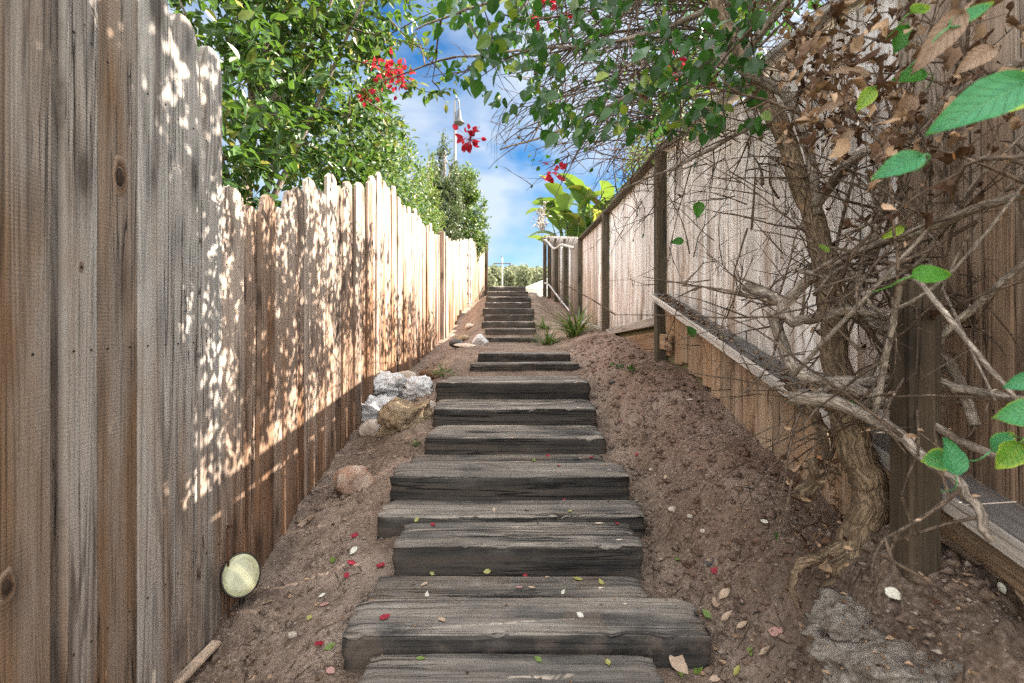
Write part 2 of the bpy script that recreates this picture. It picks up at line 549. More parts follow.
def bark_mat(name, c1, c2, c3, sc=1.0):
    m = NT(name)
    b = m.attr('bco').outputs['Vector']
    g = m.n('ShaderNodeNewGeometry').outputs['Position']
    r = m.sep(m.attr('rnd').outputs['Color'])
    st = m.noise(m.mapping(b, (70 * sc, 14 * sc, 1)), 1.0, 5, 0.65, 0.8)
    bg = m.noise(g, 9.0, 4)
    nv = m.noise(m.mapping(b, (34 * sc, 9 * sc, 1)), 1.0, 4, 0.6, 1.2)
    v = m.math('ABSOLUTE', m.math('SUBTRACT', nv, 0.5))
    cr = m.g(v, 0.0, 0.10)
    col = m.mix(m.g(bg, 0.35, 0.65), c1, c2)
    col = m.mix(r[0], col, c2)
    col = m.mix(m.math('MULTIPLY', m.g(st, 0.5, 0.7), 0.6), col, c3)
    col = m.mix(m.math('MULTIPLY', m.g(v, 0.05, 0.0), 0.75), col, tuple(x * 0.35 for x in c1))
    h = m.math('ADD', m.math('MULTIPLY', cr, 0.8), m.math('MULTIPLY', st, -0.6))
    return m.bsdf(col, 0.85, m.bump(h, 0.006 / sc, 1.0), 0.2)


M['bark'] = bark_mat('corky_bark', (0.12, 0.082, 0.052), (0.30, 0.215, 0.14), (0.035, 0.024, 0.017))
M['branch'] = bark_mat('grey_branch_bark', (0.17, 0.128, 0.094), (0.42, 0.355, 0.295), (0.06, 0.043, 0.032), 1.6)
M['twig'] = bark_mat('dry_twig_bark', (0.055, 0.034, 0.024), (0.20, 0.145, 0.105), (0.035, 0.022, 0.016), 2.0)


def stone_mat(name, c1, c2, c3, scale=9.0, bump=0.01):
    m = NT(name)
    g = m.n('ShaderNodeTexCoord').outputs['Object']
    a = m.noise(g, scale, 6, 0.65, 0.4)
    b2 = m.noise(g, scale * 5, 5, 0.7)
    big = m.noise(g, scale * 0.4, 4, 0.6)
    col = m.mix(m.g(a, 0.38, 0.62), c1, c2)
    col = m.mix(m.math('MULTIPLY', m.g(big, 0.5, 0.66), 0.8), col, c3)
    col = m.mix(m.math('MULTIPLY', m.g(b2, 0.55, 0.72), 0.6), col, tuple(x * 0.45 for x in c1))
    h = m.math('ADD', a, m.math('MULTIPLY', b2, 0.5))
    return m.bsdf(col, 0.88, m.bump(h, bump, 1.0), 0.2)


M['stone_white'] = stone_mat('chalky_white_stone', (0.50, 0.50, 0.50), (0.76, 0.76, 0.76), (0.22, 0.20, 0.18), 8, 0.02)
M['stone_tan'] = stone_mat('pitted_tan_stone', (0.32, 0.23, 0.14), (0.52, 0.40, 0.27), (0.13, 0.09, 0.055), 14, 0.04)
M['stone_red'] = stone_mat('rusty_stone', (0.36, 0.20, 0.125), (0.58, 0.49, 0.41), (0.17, 0.085, 0.05), 9, 0.02)
M['stone_pale'] = stone_mat('pale_field_stone', (0.45, 0.38, 0.31), (0.58, 0.52, 0.45), (0.32, 0.23, 0.17), 10)
M['stone_grey'] = stone_mat('grey_conglomerate', (0.25, 0.205, 0.165), (0.52, 0.46, 0.40), (0.085, 0.062, 0.047), 24, 0.05)
M['stone_dark'] = stone_mat('dark_stone', (0.09, 0.085, 0.08), (0.16, 0.15, 0.145), (0.06, 0.055, 0.05), 10)


def plain(name, c, rough=0.5, metallic=0.0, spec=0.3, var=0.25, scale=30.0, bump=0.0):
    m = NT(name)
    g = m.n('ShaderNodeTexCoord').outputs['Object']
    n1 = m.noise(g, scale, 5, 0.65)
    col = m.mix(m.math('MULTIPLY', m.g(n1, 0.42, 0.7), var), c, tuple(x * 0.4 for x in c))
    nr = m.bump(n1, bump, 1.0) if bump else None
    return m.bsdf(col, rough, nr, spec, metallic)


M['lamp_face'] = plain('cream_lens', (0.50, 0.49, 0.30), 0.25, 0.0, 0.5, 0.75, 16)
M['lamp_metal'] = plain('dull_bronze', (0.045, 0.038, 0.03), 0.45, 0.7)
M['rust'] = plain('rusty_iron', (0.10, 0.045, 0.028), 0.8, 0.3, 0.2, 0.7, 60, 0.001)
M['galv'] = plain('galvanised_pipe', (0.52, 0.50, 0.47), 0.5, 0.35, 0.4, 0.3)
M['pole_metal'] = plain('pale_painted_steel', (0.11, 0.115, 0.125), 0.45, 0.1, 0.4, 0.2)
M['lamp_hood'] = plain('grey_lamp_hood', (0.07, 0.073, 0.08), 0.5, 0.2)
M['pole_wood'] = plain('weathered_pole', (0.42, 0.38, 0.34), 0.8, 0, 0.2, 0.4, 4)
M['pole_dark'] = plain('dark_crossarm', (0.10, 0.085, 0.075), 0.8, 0, 0.2, 0.4, 4)
M['roof_white'] = plain('white_roof', (0.72, 0.76, 0.80), 0.5, 0, 0.3, 0.12, 2)
M['house_wall'] = plain('stucco_wall', (0.55, 0.52, 0.47), 0.85, 0, 0.2, 0.15, 3)
M['pane'] = plain('dark_pane', (0.05, 0.06, 0.07), 0.1, 0, 0.6, 0.1, 3)
M['gravel'] = stone_mat('mixed_gravel', (0.16, 0.12, 0.095), (0.34, 0.28, 0.23), (0.10, 0.075, 0.06), 30, 0.004)
M['far_grass'] = plain('dry_far_grass', (0.20, 0.185, 0.10), 0.9, 0, 0.1, 0.6, 0.12)
M['hill'] = plain('wooded_hill', (0.10, 0.115, 0.08), 0.95, 0, 0.1, 0.6, 0.09)
M['nail'] = plain('rusted_nail', (0.03, 0.024, 0.02), 0.7, 0.4)
M['chip'] = fence_wood('bare_timber_offcut', (0.46, 0.36, 0.28), (0.40, 0.27, 0.17), (0.15, 0.09, 0.06), saw=0.1)


# ------------------------------------------------------------------ ground profile (heights relative to the eye, then + CZ)
def pl(tab):
    xs = [a for a, _ in tab]
    ys = [b for _, b in tab]
    return lambda y: float(np.interp(y, xs, ys))


zs = pl([(0.2, -1.30), (1.35, -1.19), (1.66, -1.14), (2.09, -1.065), (2.34, -0.985), (2.55, -0.93), (2.80, -0.83), (3.0, -0.80), (3.43, -0.72), (3.92, -0.625), (4.2, -0.50),
         (4.75, -0.48), (5.05, -0.42), (5.45, -0.345), (7.35, -0.345), (9.45, 0.50), (10.2, 0.55), (14, 0.56), (20, 0.72)])
zl = pl([(0.2, -1.55), (1.2, -1.40), (2.02, -1.20), (2.75, -1.0), (3.63, -0.81), (5.2, -0.60), (7.4, -0.42), (8.5, -0.20), (10.5, 0.36), (13.5, 0.50), (20, 0.72)])
zr = pl([(0.2, -0.95), (1.2, -0.76), (1.7, -0.76), (2.3, -0.66), (2.95, -0.50), (3.66, -0.36), (4.15, -0.33), (5.2, -0.22), (6.6, -0.16), (9.05, -0.06), (10.2, 0.25), (11.5, 0.40), (13.5, 0.62), (20, 0.8)])


def XL(Y):
    return -1.13 if Y < 8.05 else float(np.interp(Y, [8.05, 13.6], [-1.04, -0.72]))


def XR(Y):
    return 1.22 if Y < 9.05 else float(np.interp(Y, [9.05, 13.5], [1.22, 0.92]))


def sst(a, b, x):
    t = min(1, max(0, (x - a) / (b - a)))
    return t * t * (3 - 2 * t)


def half_w(Y):
    return float(np.interp(Y, [1.0, 1.9, 2.1, 3, 4, 6.5, 7.4, 9.5], [0.66, 0.62, 0.55, 0.52, 0.56, 0.54, 0.40, 0.36]))


def ground_smooth(X, Y):
    w = half_w(Y)
    s = zs(Y)
    if X < 0:
        t = sst(w - 0.02, max(w + 0.15, -XL(Y) - 0.08), -X)
        z = s * (1 - t) + zl(Y) * t
    else:
        far = min(XR(Y) - 0.12, w + 0.52)
        t = sst(w + 0.0, far, X)
        z = s * (1 - t) + zr(Y) * t
    return z


def ground(X, Y):
    z = ground_smooth(X, Y)
    # undermined bank below the vine trunk, mound round its roots
    d = math.hypot(X - 1.05, (Y - 1.52) * 1.1)
    z += 0.10 * math.exp(-(d / 0.22) ** 2)
    d = math.hypot((X - 1.08), (Y - 1.30) * 0.8)
    z += 0.11 * math.exp(-(d / 0.24) ** 2)
    d = math.hypot(X + 1.05, Y - 2.03)
    z += 0.07 * math.exp(-(d / 0.12) ** 2)
    on = 1.0 - 0.75 * (1 - sst(half_w(Y) - 0.05, half_w(Y) + 0.08, abs(X)))
    sc = min(1.0, 3.2 / max(Y, 1.0)) * 0.5 + 0.5
    right = sst(0.55, 1.0, X)
    z += on * (0.030 * FB(X * 3.1, Y * 3.1, 1.3, 3) + (0.009 + 0.010 * right) * FB(X * 13, Y * 13, 5.1, 4, 0.8)
               + 0.009 * abs(N(X * 24, Y * 24, 2.2)) + 0.006 * FB(X * 45, Y * 45, 6.2, 3, 0.7)) * sc
    return z + CZ


def build_ground():
    xs = np.concatenate([np.linspace(-1.5, -1.2, 8)[:-1], np.linspace(-1.2, 1.3, 330), np.linspace(1.3, 1.62, 8)[1:]])
    ys = [0.25]
    while ys[-1] < 16.0:
        ys.append(ys[-1] + 0.0062 * max(1.0, ys[-1] * 0.8))
    ys = np.array(ys)
    nx, ny = len(xs), len(ys)
    V = np.zeros((ny, nx, 3))
    C = np.zeros((ny, nx, 3))
    for j, y in enumerate(ys):
        for i, x in enumerate(xs):
            V[j, i] = (x, y, ground(x, y))
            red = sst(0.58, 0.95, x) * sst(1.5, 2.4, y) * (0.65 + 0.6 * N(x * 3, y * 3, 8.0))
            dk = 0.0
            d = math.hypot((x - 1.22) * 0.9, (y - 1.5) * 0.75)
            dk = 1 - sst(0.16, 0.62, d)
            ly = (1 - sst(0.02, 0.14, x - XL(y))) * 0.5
            darken = (1 - sst(0.52, 0.66, abs(x))) * 0.45  # soil darker along the middle strip, where the steps lie
            dk = max(dk, ly, darken) * (0.75 + 0.5 * N(x * 7, y * 7, 3.0))
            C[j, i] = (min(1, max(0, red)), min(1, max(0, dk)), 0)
    idx = np.arange(nx * ny).reshape(ny, nx)
    q = np.stack([idx[:-1, :-1], idx[:-1, 1:], idx[1:, 1:], idx[1:, :-1]], -1).reshape(-1, 4)
    mb = MB()
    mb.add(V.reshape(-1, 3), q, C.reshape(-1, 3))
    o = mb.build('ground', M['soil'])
    tag(o, 'bare brown soil of the path between the two fences', 'ground', kind='structure')


build_ground()


def build_terrain():
    """Yards either side and the land beyond the crest, out to the horizon."""
    def zt(x, y):
        base = float(np.interp(y, [-60, 0, 2, 5, 8, 10.5, 14, 20, 40, 70, 110, 200, 380, 700, 1500], [-3.2, -1.7, -1.3, -0.8, -0.6, 0.15, 0.42, 0.6, 1.55, 3.3, 6, 15, 36, 48, 50]))
        base += 0.00003 * y * y * N(x * 0.012, y * 0.012, 3)
        if y < 30:
            base = base if x < 1.2 else max(base, float(np.interp(y, [-60, 0.2, 1.25, 2.3, 4.15, 9, 12, 16], [-0.8, -0.72, -0.47, -0.26, 0.1, 0.15, 0.45, 0.6])))
        if -1.6 < x < 1.2 and 0 < y < 15.9:
            base -= 0.5
        return base + CZ
    xs = np.concatenate([-np.geomspace(450, 2.2, 24), [-1.8, -1.45, -0.7, 0, 0.7, 1.19, 1.27, 1.5, 1.8], np.geomspace(2.2, 450, 24)])
    ys = np.concatenate([[-60, -20, -8, -3], np.linspace(0, 20, 41), np.geomspace(21, 430, 44)])
    V = np.array([[(x, y, zt(x, y)) for x in xs] for y in ys])
    idx = np.arange(len(xs) * len(ys)).reshape(len(ys), len(xs))
    q = np.stack([idx[:-1, :-1], idx[:-1, 1:], idx[1:, 1:], idx[1:, :-1]], -1).reshape(-1, 4)
    mb = MB()
    mb.add(V.reshape(-1, 3), q)
    tag(mb.build('terrain', M['far_grass']), 'dry grassy land beyond the top of the stairs', 'terrain', kind='structure')
    return zt


ZT = build_terrain()


# ------------------------------------------------------------------ timber steps
TIE_CAT = 'timber step'
TIE_GROUP = 'railway sleepers forming the stairs'


def tie(x0, x1, y0, y1, top, h, label, seed, dark=0.5, dirt=0.3, yaw=0.0, roll=0.0, chip=1.0, res=1.0):
    """A sleeper lofted along X with worn arrises, splits and uneven ends."""
    L, D = x1 - x0, y1 - y0
    m = max(14, int(L / 0.016 * res))
    c = 0.008
    prof = []                                        # (y, z, normal y, normal z, topness, perimeter)
    nt = max(8, int(D / 0.010 * res))
    nf = max(5, int(h / 0.012 * res))
    for k in range(nf + 1):
        prof.append((-D / 2, -h + (h - c) * k / nf, -1, 0, max(0.0, 1 - (h - (h * k / nf)) / 0.05) * 0.42))
    for a in (30, 60):
        a = math.radians(a)
        prof.append((-D / 2 + c - c * math.cos(a), -c + c * math.sin(a), -math.cos(a), math.sin(a), 0.75))
    for k in range(nt + 1):
        prof.append((-D / 2 + c + (D - 2 * c) * k / nt, 0, 0, 1, 1.0))
    for a in (60, 30):
        a = math.radians(a)
        prof.append((D / 2 - c + c * math.cos(a), -c + c * math.sin(a), math.cos(a), math.sin(a), 0.8))
    for k in range(4):
        prof.append((D / 2, -c - (h - c) * k / 3, 1, 0, 0.2))
    prof = np.array(prof)
    n = len(prof)
    rs = np.random.RandomState(seed)
    cracks = [(rs.uniform(-0.38, 0.40) * D, rs.uniform(0, 1) * L, rs.uniform(0.25, 0.7) * L, rs.uniform(0.010, 0.026), rs.uniform(0.004, 0.010)) for _ in range(6)]
    V = np.zeros((m + 1, n, 3))
    C = np.zeros((m + 1, n, 3))
    B = np.zeros((m + 1, n, 3))
    per = np.concatenate([[0], np.cumsum(np.hypot(np.diff(prof[:, 0]), np.diff(prof[:, 1])))])
    for i in range(m + 1):
        x = -L / 2 + L * i / m
        sag = 0.006 * N(x * 1.2, seed * 3.1, 0.5)
        fr = 0.010 * N(x * 2.0, seed * 1.7, 4.5)
        ch = max(0.0, FB(x * 6.0, seed * 2.3, 1.0, 5, 0.7) - 0.12) * 0.045 * chip
        en = 1 - sst(0.0, 0.05, L / 2 - abs(x))
        for k in range(n):
            y, z, ny, nz, tp = prof[k]
            d = 0.0035 * FB(x * 1.8, per[k] * 22 + seed, seed * 0.7, 5) + 0.0014 * N(x * 22, per[k] * 90, seed)
            if nz > 0.9:
                for (cy, cx, cl, cd, cw) in cracks:
                    yy = cy + 0.006 * N(x * 1.6, cy * 40, seed) + 0.0025 * N(x * 14, cy * 40, seed)
                    q = abs(y - yy) / cw
                    if q < 1 and abs(x + L / 2 - cx) < cl / 2:
                        d -= cd * (1 - q) * sst(0, 0.12, cl / 2 - abs(x + L / 2 - cx))
            front_edge = math.exp(-((y + D / 2) ** 2 + z ** 2) / (0.022 ** 2))
            d -= front_edge * ch
            d -= en * 0.012 * (0.6 + N(per[k] * 22, seed, x * 2))
            ex = 0.020 * N(per[k] * 22, seed * 1.3, 7.0) * (1 if abs(x) > L * 0.48 else 0) * (1 if x > 0 else -1)
            V[i, k] = (x + ex, y + ny * d + fr * (1 if ny < 0 else 0.3), z + nz * d + sag)
            C[i, k] = (dark, dirt, tp)
            B[i, k] = (per[k], x, seed * 1.37)
    idx = np.arange((m + 1) * n).reshape(m + 1, n)
    q = np.stack([idx[:-1, :-1], idx[:-1, 1:], idx[1:, 1:], idx[1:, :-1]], -1).reshape(-1, 4)[:, ::-1]
    faces = q.tolist()
    faces.append(idx[0].tolist())
    faces.append(idx[-1][::-1].tolist())
    mb = MB()
    C2 = C.reshape(-1, 3)
    mb.add(V.reshape(-1, 3), faces, C2, B.reshape(-1, 3))
    # separate end-grain discs so the ends stay dark and flat
    o = mb.build('sleeper_step', M['tie'])
    o.location = ((x0 + x1) / 2, (y0 + y1) / 2, CZ + top)
    o.rotation_euler = (roll, 0, yaw)
    return tag(o, label, TIE_CAT, TIE_GROUP)


def xw(px, Y):
    return (px - HX) / F * Y


TIES = [
    # x0px x1px  Yfront Yback top   h     dark dirt yaw  label
    (347, 676, 1.40, 1.645, -1.070, 0.16, 0.42, 0.15, 0.00, 'lowest sleeper, cut by the bottom of the photo, deep black grain'),
    (342, 712, 1.66, 1.885, -1.021, 0.17, 0.62, 0.45, 0.00, 'widest sleeper, pale streaked tread, second from the bottom'),
    (366, 650, 1.890, 2.085, -1.040, 0.15, 0.34, 0.75, 0.00, 'dark flat sleeper lying level behind the widest sleeper'),
    (393, 643, 2.091, 2.335, -0.921, 0.17, 0.52, 0.15, 0.01, 'sleeper with chipped front edge, below the one that sticks out at its left'),
    (376, 646, 2.338, 2.545, -0.893, 0.16, 0.66, 0.25, -0.004, 'brownish sleeper whose black left end sticks out past the one below it'),
    (390, 630, 2.548, 2.790, -0.774, 0.16, 0.50, 0.15, 0.00, 'wide sleeper with tall black face level with the rust coloured rock'),
    (408, 606, 2.795, 3.005, -0.790, 0.14, 0.44, 0.55, 0.00, 'soil-dusted flat sleeper just below the tan boulder'),
    (424, 607, 3.010, 3.225, -0.690, 0.16, 0.55, 0.15, 0.00, 'sleeper beside the tan boulder at the foot of the rock heap'),
    (432, 600, 3.230, 3.430, -0.703, 0.14, 0.62, 0.35, 0.00, 'thin pale sleeper lying flat just above the tan boulder step'),
    (433, 597, 3.435, 3.690, -0.595, 0.17, 0.66, 0.10, 0.00, 'clean pale topped sleeper beside the white rock heap'),
    (436, 592, 3.700, 3.905, -0.603, 0.15, 0.58, 0.25, 0.00, 'greyish sleeper lying flat behind the pale topped one'),
    (436, 590, 3.920, 4.150, -0.474, 0.17, 0.40, 0.15, 0.00, 'black faced sleeper at the head of the lower flight'),
    (446, 582, 4.155, 4.380, -0.482, 0.15, 0.48, 0.35, 0.00, 'worn flat sleeper at the back of the lower flight'),
    (470, 579, 4.770, 4.990, -0.408, 0.13, 0.48, 0.35, 0.03, 'lower of the two crooked sleepers on the landing'),
    (478, 570, 5.050, 5.260, -0.330, 0.14, 0.42, 0.30, 0.03, 'upper of the two crooked sleepers on the landing'),
]
for k, (a, b, y0, y1, top, h, dk, dt, yaw, lab) in enumerate(TIES):
    tie(xw(a, y0), xw(b, y0), y0, y1, top, h, lab, 3 + k * 7, dk, dt, yaw, res=1.0 if y0 < 3 else 0.6)
ORD = ['bottom sleeper of the narrow upper flight, beside the white boulder', 'second sleeper up in the narrow upper flight', 'third sleeper up in the narrow upper flight',
       'fourth sleeper up in the narrow upper flight', 'fifth sleeper up, at the middle of the narrow upper flight', 'fourth sleeper down from the top of the upper flight',
       'third sleeper down from the top of the upper flight', 'second sleeper down from the top of the upper flight', 'topmost sleeper of the stairs, against the sky and trees']
up_x = [(484, 537), (485, 536), (482, 535), (484, 534), (483, 534), (485, 531), (486, 531), (487, 528), (489, 525.5)]
for k in range(9):
    y0 = 7.40 + 0.255 * k
    top = -0.345 + 0.1075 * (k + 1) - (0.02 if k == 0 else 0)
    tie(xw(up_x[k][0], y0), xw(up_x[k][1], y0), y0, y0 + 0.27, top, 0.16, ORD[k], 201 + k * 5, 0.42 + 0.16 * (k % 2) + 0.1 * (k in (1, 2)), 0.2, 0.01 * math.sin(k * 2.3), res=0.5)


# ------------------------------------------------------------------ fences
def board(mb, base, t, nrm, width, zb, zt, thick, style, cid, rnd, warp=0.004, rows=9, cols=5, nails=None, lean=0.0, ztop2=None):
    """One upright board: base = centre of its foot line (x, y), t along the fence, nrm towards the path."""
    t = np.array(t, float)
    nrm = np.array(nrm, float)
    base = np.array(base, float)
    Vf, Vb, Bf = [], [], []
    H = zt - zb
    for j in range(rows):
        v = j / (rows - 1)
        v = v if j < rows - 3 else [0.93, 0.975, 1.0][j - rows + 3]
        for i in range(cols):
            u = i / (cols - 1) * 2 - 1
            z = zb + H * v
            if v > 0.9:
                if style == 'round':
                    d = 0.085 * width / 0.14 * (1 - math.sqrt(max(0, 1 - min(1, abs(u)) ** 2.6)))
                elif style == 'dog':
                    d = 0.036 * max(0, (abs(u) - 0.45) / 0.55) + 0.012 * abs(N(cid, u * 2, 3))
                else:
                    d = 0
                if style == 'rough':
                    d = 0.012 * N(u * 2.0, cid, 1)
                zmax = zt - d + (0.0 if ztop2 is None else ztop2 * (u * 0.5))
                z = min(z, zmax) if v < 1 else zmax
                z = max(z, zb + H * 0.9 + (v - 0.9) * 0.3 * (zmax - zb - H * 0.9))
            dpt = warp * N(cid * 3.3, v * 1.6, 0.2) * 1.5 - 0.0022 * (abs(u) > 0.95) + warp * 0.5 * u * N(cid, v * 1.1, 9) - 0.0025 * (u * u) * N(cid * 1.7, v, 3)
            off = base + t * (u * width / 2 + 0.002 * N(cid, v * 4, 5 + (u > 0)) * (abs(u) > 0.9))
            p = np.array([off[0], off[1], z]) + nrm * (dpt + lean * v)
            Vf.append(p)
            Vb.append(p - nrm * thick)
            Bf.append((u * width / 2, z - zb * 0.0, cid))
    n = rows * cols
    idx = np.arange(n).reshape(rows, cols)
    q = np.stack([idx[:-1, :-1], idx[:-1, 1:], idx[1:, 1:], idx[1:, :-1]], -1).reshape(-1, 4)
    # face the path: check winding
    a, b, c = Vf[0], Vf[1], Vf[cols]
    if np.dot(np.cross(b - a, c - a), nrm) < 0:
        q = q[:, ::-1]
    flip = np.dot(np.cross(b - a, c - a), nrm) < 0
    faces = q.tolist() + (q[:, ::-1] + n).tolist()
    ring = list(idx[0]) + list(idx[1:, -1]) + list(idx[-1, -2::-1]) + list(idx[-2:0:-1, 0])
    for k in range(len(ring)):
        a1, b1 = ring[k], ring[(k + 1) % len(ring)]
        f = [a1, a1 + n, b1 + n, b1]
        faces.append(f[::-1] if flip else f)
    Vv = np.array(Vf + Vb)
    hf = np.clip((Vv[:, 2] - zb) / max(H, 1e-3), 0, 1)
    C = np.stack([np.full(2 * n, rnd[0]), np.full(2 * n, rnd[1]), hf if rnd[2] is None else np.full(2 * n, rnd[2])], 1)
    mb.add(Vv, faces, C, np.array(Bf + Bf))
    for (u, z) in (nails or []):
        p = base + t * (u * width / 2)
        c = np.array([p[0], p[1], z]) + nrm * (0.0012 + lean * (z - zb) / H)
        ang = np.arange(6) / 6 * 2 * math.pi
        r = 0.0040
        ring = [c + t3 for t3 in [np.append(t * math.cos(a) * r, math.sin(a) * r) if len(t) == 2 else (t * math.cos(a) * r + np.array([0, 0, 1]) * math.sin(a) * r) for a in ang]]
        mb.add(np.array(ring + [c + nrm * 0.0015]), [[k, (k + 1) % 6, 6] for k in range(6)], mi=1)


def T3(x, y):
    return np.array([x, y, 0.0])


# --- near tall fence on the left
def tall_fence():
    root = thing('tall_board_fence', 'tall close fence of grey and brown boards, big dark knot on one', 'fence', (-1.13, 1.0, CZ - 1.5))
    mb = MB()
    edges = [(-0.36, 0.3), (-0.2, .4), (-0.03, .5), (0.12, 0.4), (0.27, 0.5), (0.42, 0.45), (0.57, 0.5), (0.72, 0.5), (0.87, 0.45)]
    t, n = T3(0, 1), T3(1, 0)
    for k, (y, tn) in enumerate(edges):
        board(mb, (-1.13, y + 0.073, 0), t, n, 0.148, CZ + zl(y) - 0.2, CZ + 0.95, 0.02, 'dog', 300 + k, (tn, 0.5, None), 0.005)
    # (y0, y1, x offset, top z rel, style, tone, brown)
    B = [(1.020, 1.238, 0.016, 1.05, 'dog', 0.45, 0.95), (1.226, 1.296, -0.012, 1.05, 'dog', 0.12, 0.45), (1.292, 1.392, 0.004, 1.05, 'dog', 0.55, 0.40),
         (1.396, 1.546, 0.000, 1.03, 'dog', 0.42, 0.75), (1.550, 1.698, 0.003, 1.055, 'round', 0.66, 0.0), (1.701, 1.852, -0.002, 1.052, 'round', 0.60, 0.05),
         (1.856, 1.993, 0.003, 1.020, 'round', 0.56, 0.10)]
    for k, (y0, y1, dx, top, st, tn, br) in enumerate(B):
        yc = (y0 + y1) / 2
        w = y1 - y0
        nl = [(s * 0.55, z) for s in (-1, 1) for z in (CZ + 0.78 - 0.02 * k, CZ - 0.08, CZ - 0.86)] if w > 0.09 else None
        board(mb, (-1.13 + dx, yc, 0), t, n, w, CZ + zl(yc) - 0.15, CZ + top, 0.02, st, 320 + k * 3.7, (tn, br, None), 0.004, rows=14, cols=7, nails=nl)
    mb.build('board_panel', [M['fence_left'], M['nail']], root, smooth=False)
    # knots: real bosses in the boards
    for (px, py, Y, rx, rz) in ((121, 178, 1.475, 0.030, 0.056), (38, 588, 1.13, 0.022, 0.036), (77, 267, 1.34, 0.010, 0.014), (84, 25, 1.35, 0.006, 0.010)):
        kb = MB()
        c = P(px, py, Y)
        c.x = -1.13 + (0.0165 if px < 45 else 0.003)
        ring, rc_ = [], []
        for r in range(9):
            for a in range(24):
                th = a / 24 * 2 * math.pi
                q = r / 8
                wv = 1 + 0.22 * N(math.cos(th) * 1.6, math.sin(th) * 1.6, px) * q
                ring.append((c.x + 0.004 * max(0, 0.55 - q) - 0.004 * (0.4 < q < 0.6) - 0.003 * (q > 0.95), c.y + rx * q * math.cos(th) * wv, c.z + rz * q * math.sin(th) * wv * (1 + 0.25 * q * (math.sin(th) > 0))))
                rc_.append((q, 0, 0))
        Fc = [[r * 24 + a, r * 24 + (a + 1) % 24, (r + 1) * 24 + (a + 1) % 24, (r + 1) * 24 + a] for r in range(8) for a in range(24)]
        kb.add(np.array(ring), Fc, np.array(rc_))
        kb.build('knot', M['knot'], root)


def knot_mat():
    m = NT('knot_wood')
    r = m.sep(m.attr('rnd').outputs['Color'])[0]
    g = m.n('ShaderNodeTexCoord').outputs['Object']
    n1 = m.noise(m.mapping(g, (1, 90, 45)), 1.0, 5, 0.65, 0.6)
    q = m.math('ADD', r, m.math('MULTIPLY', m.math('SUBTRACT', n1, 0.5), 0.5))
    col = m.ramp(q, [(0.0, (0.035, 0.020, 0.013)), (0.38, (0.045, 0.027, 0.018)), (0.48, (0.015, 0.010, 0.008)), (0.6, (0.11, 0.062, 0.036)), (1.0, (0.27, 0.19, 0.135))])
    return m.bsdf(col, 0.8, m.bump(n1, 0.003, 1.0), 0.2)


M['knot'] = knot_mat()
tall_fence()


def long_fence():
    root = thing('long_board_fence', 'long left fence of ragged-topped boards with leaf shadows, stepping uphill', 'fence', (-1.13, 2.0, CZ - 1.2))
    ztop = pl([(2.0, 0.53), (2.3, 0.57), (2.65, 0.72), (3.2, 0.88), (3.75, 1.02), (4.3, 1.24), (5.0, 1.25), (6.0, 1.27), (7.0, 1.31), (8.0, 1.32)])
    t, n = T3(0, 1), T3(1, 0)
    mb = MB()
    rs = np.random.RandomState(4)
    y = 2.0
    k = 0
    while y < 7.98:
        w = rs.uniform(0.125, 0.165)
        yc = y + w / 2
        front = (k % 2 == 0)
        top = ztop(yc) + rs.uniform(-0.06, 0.05) - (0.05 if not front else 0)
        st = 'round' if rs.rand() < 0.45 else 'dog'
        board(mb, (-1.135 + (0.008 if front else -0.004) + rs.uniform(-0.002, 0.002), yc, 0), t, n, w + (0.014 if front else 0.040), CZ + zl(yc) - 0.14, CZ + top, 0.018, st,
              400 + k * 2.9, (rs.uniform(0.15, 0.85) - (0.12 if not front else 0), rs.uniform(0.05, 0.85), None), 0.006, rows=10, cols=7, ztop2=rs.uniform(-0.022, 0.022), lean=rs.uniform(-0.012, 0.012),
              nails=[(s * 0.5, CZ + top - 0.32) for s in (-1, 1)] + [(s * 0.5, CZ + zl(yc) + 0.3) for s in (-1, 1)])
        y += w * (0.99 if front else 0.96)
        k += 1
    mb.build('board_panel', [M['fence_long'], M['nail']], root, smooth=False)
    pb = MB()
    box(pb, (-1.10, 8.02, CZ + 0.42), (0.09, 0.09, 1.92), (0.5, 0.5, 0.5), bev=0.006, cid=3)
    pb.build('post', M['fence_long'], root, smooth=False)


long_fence()


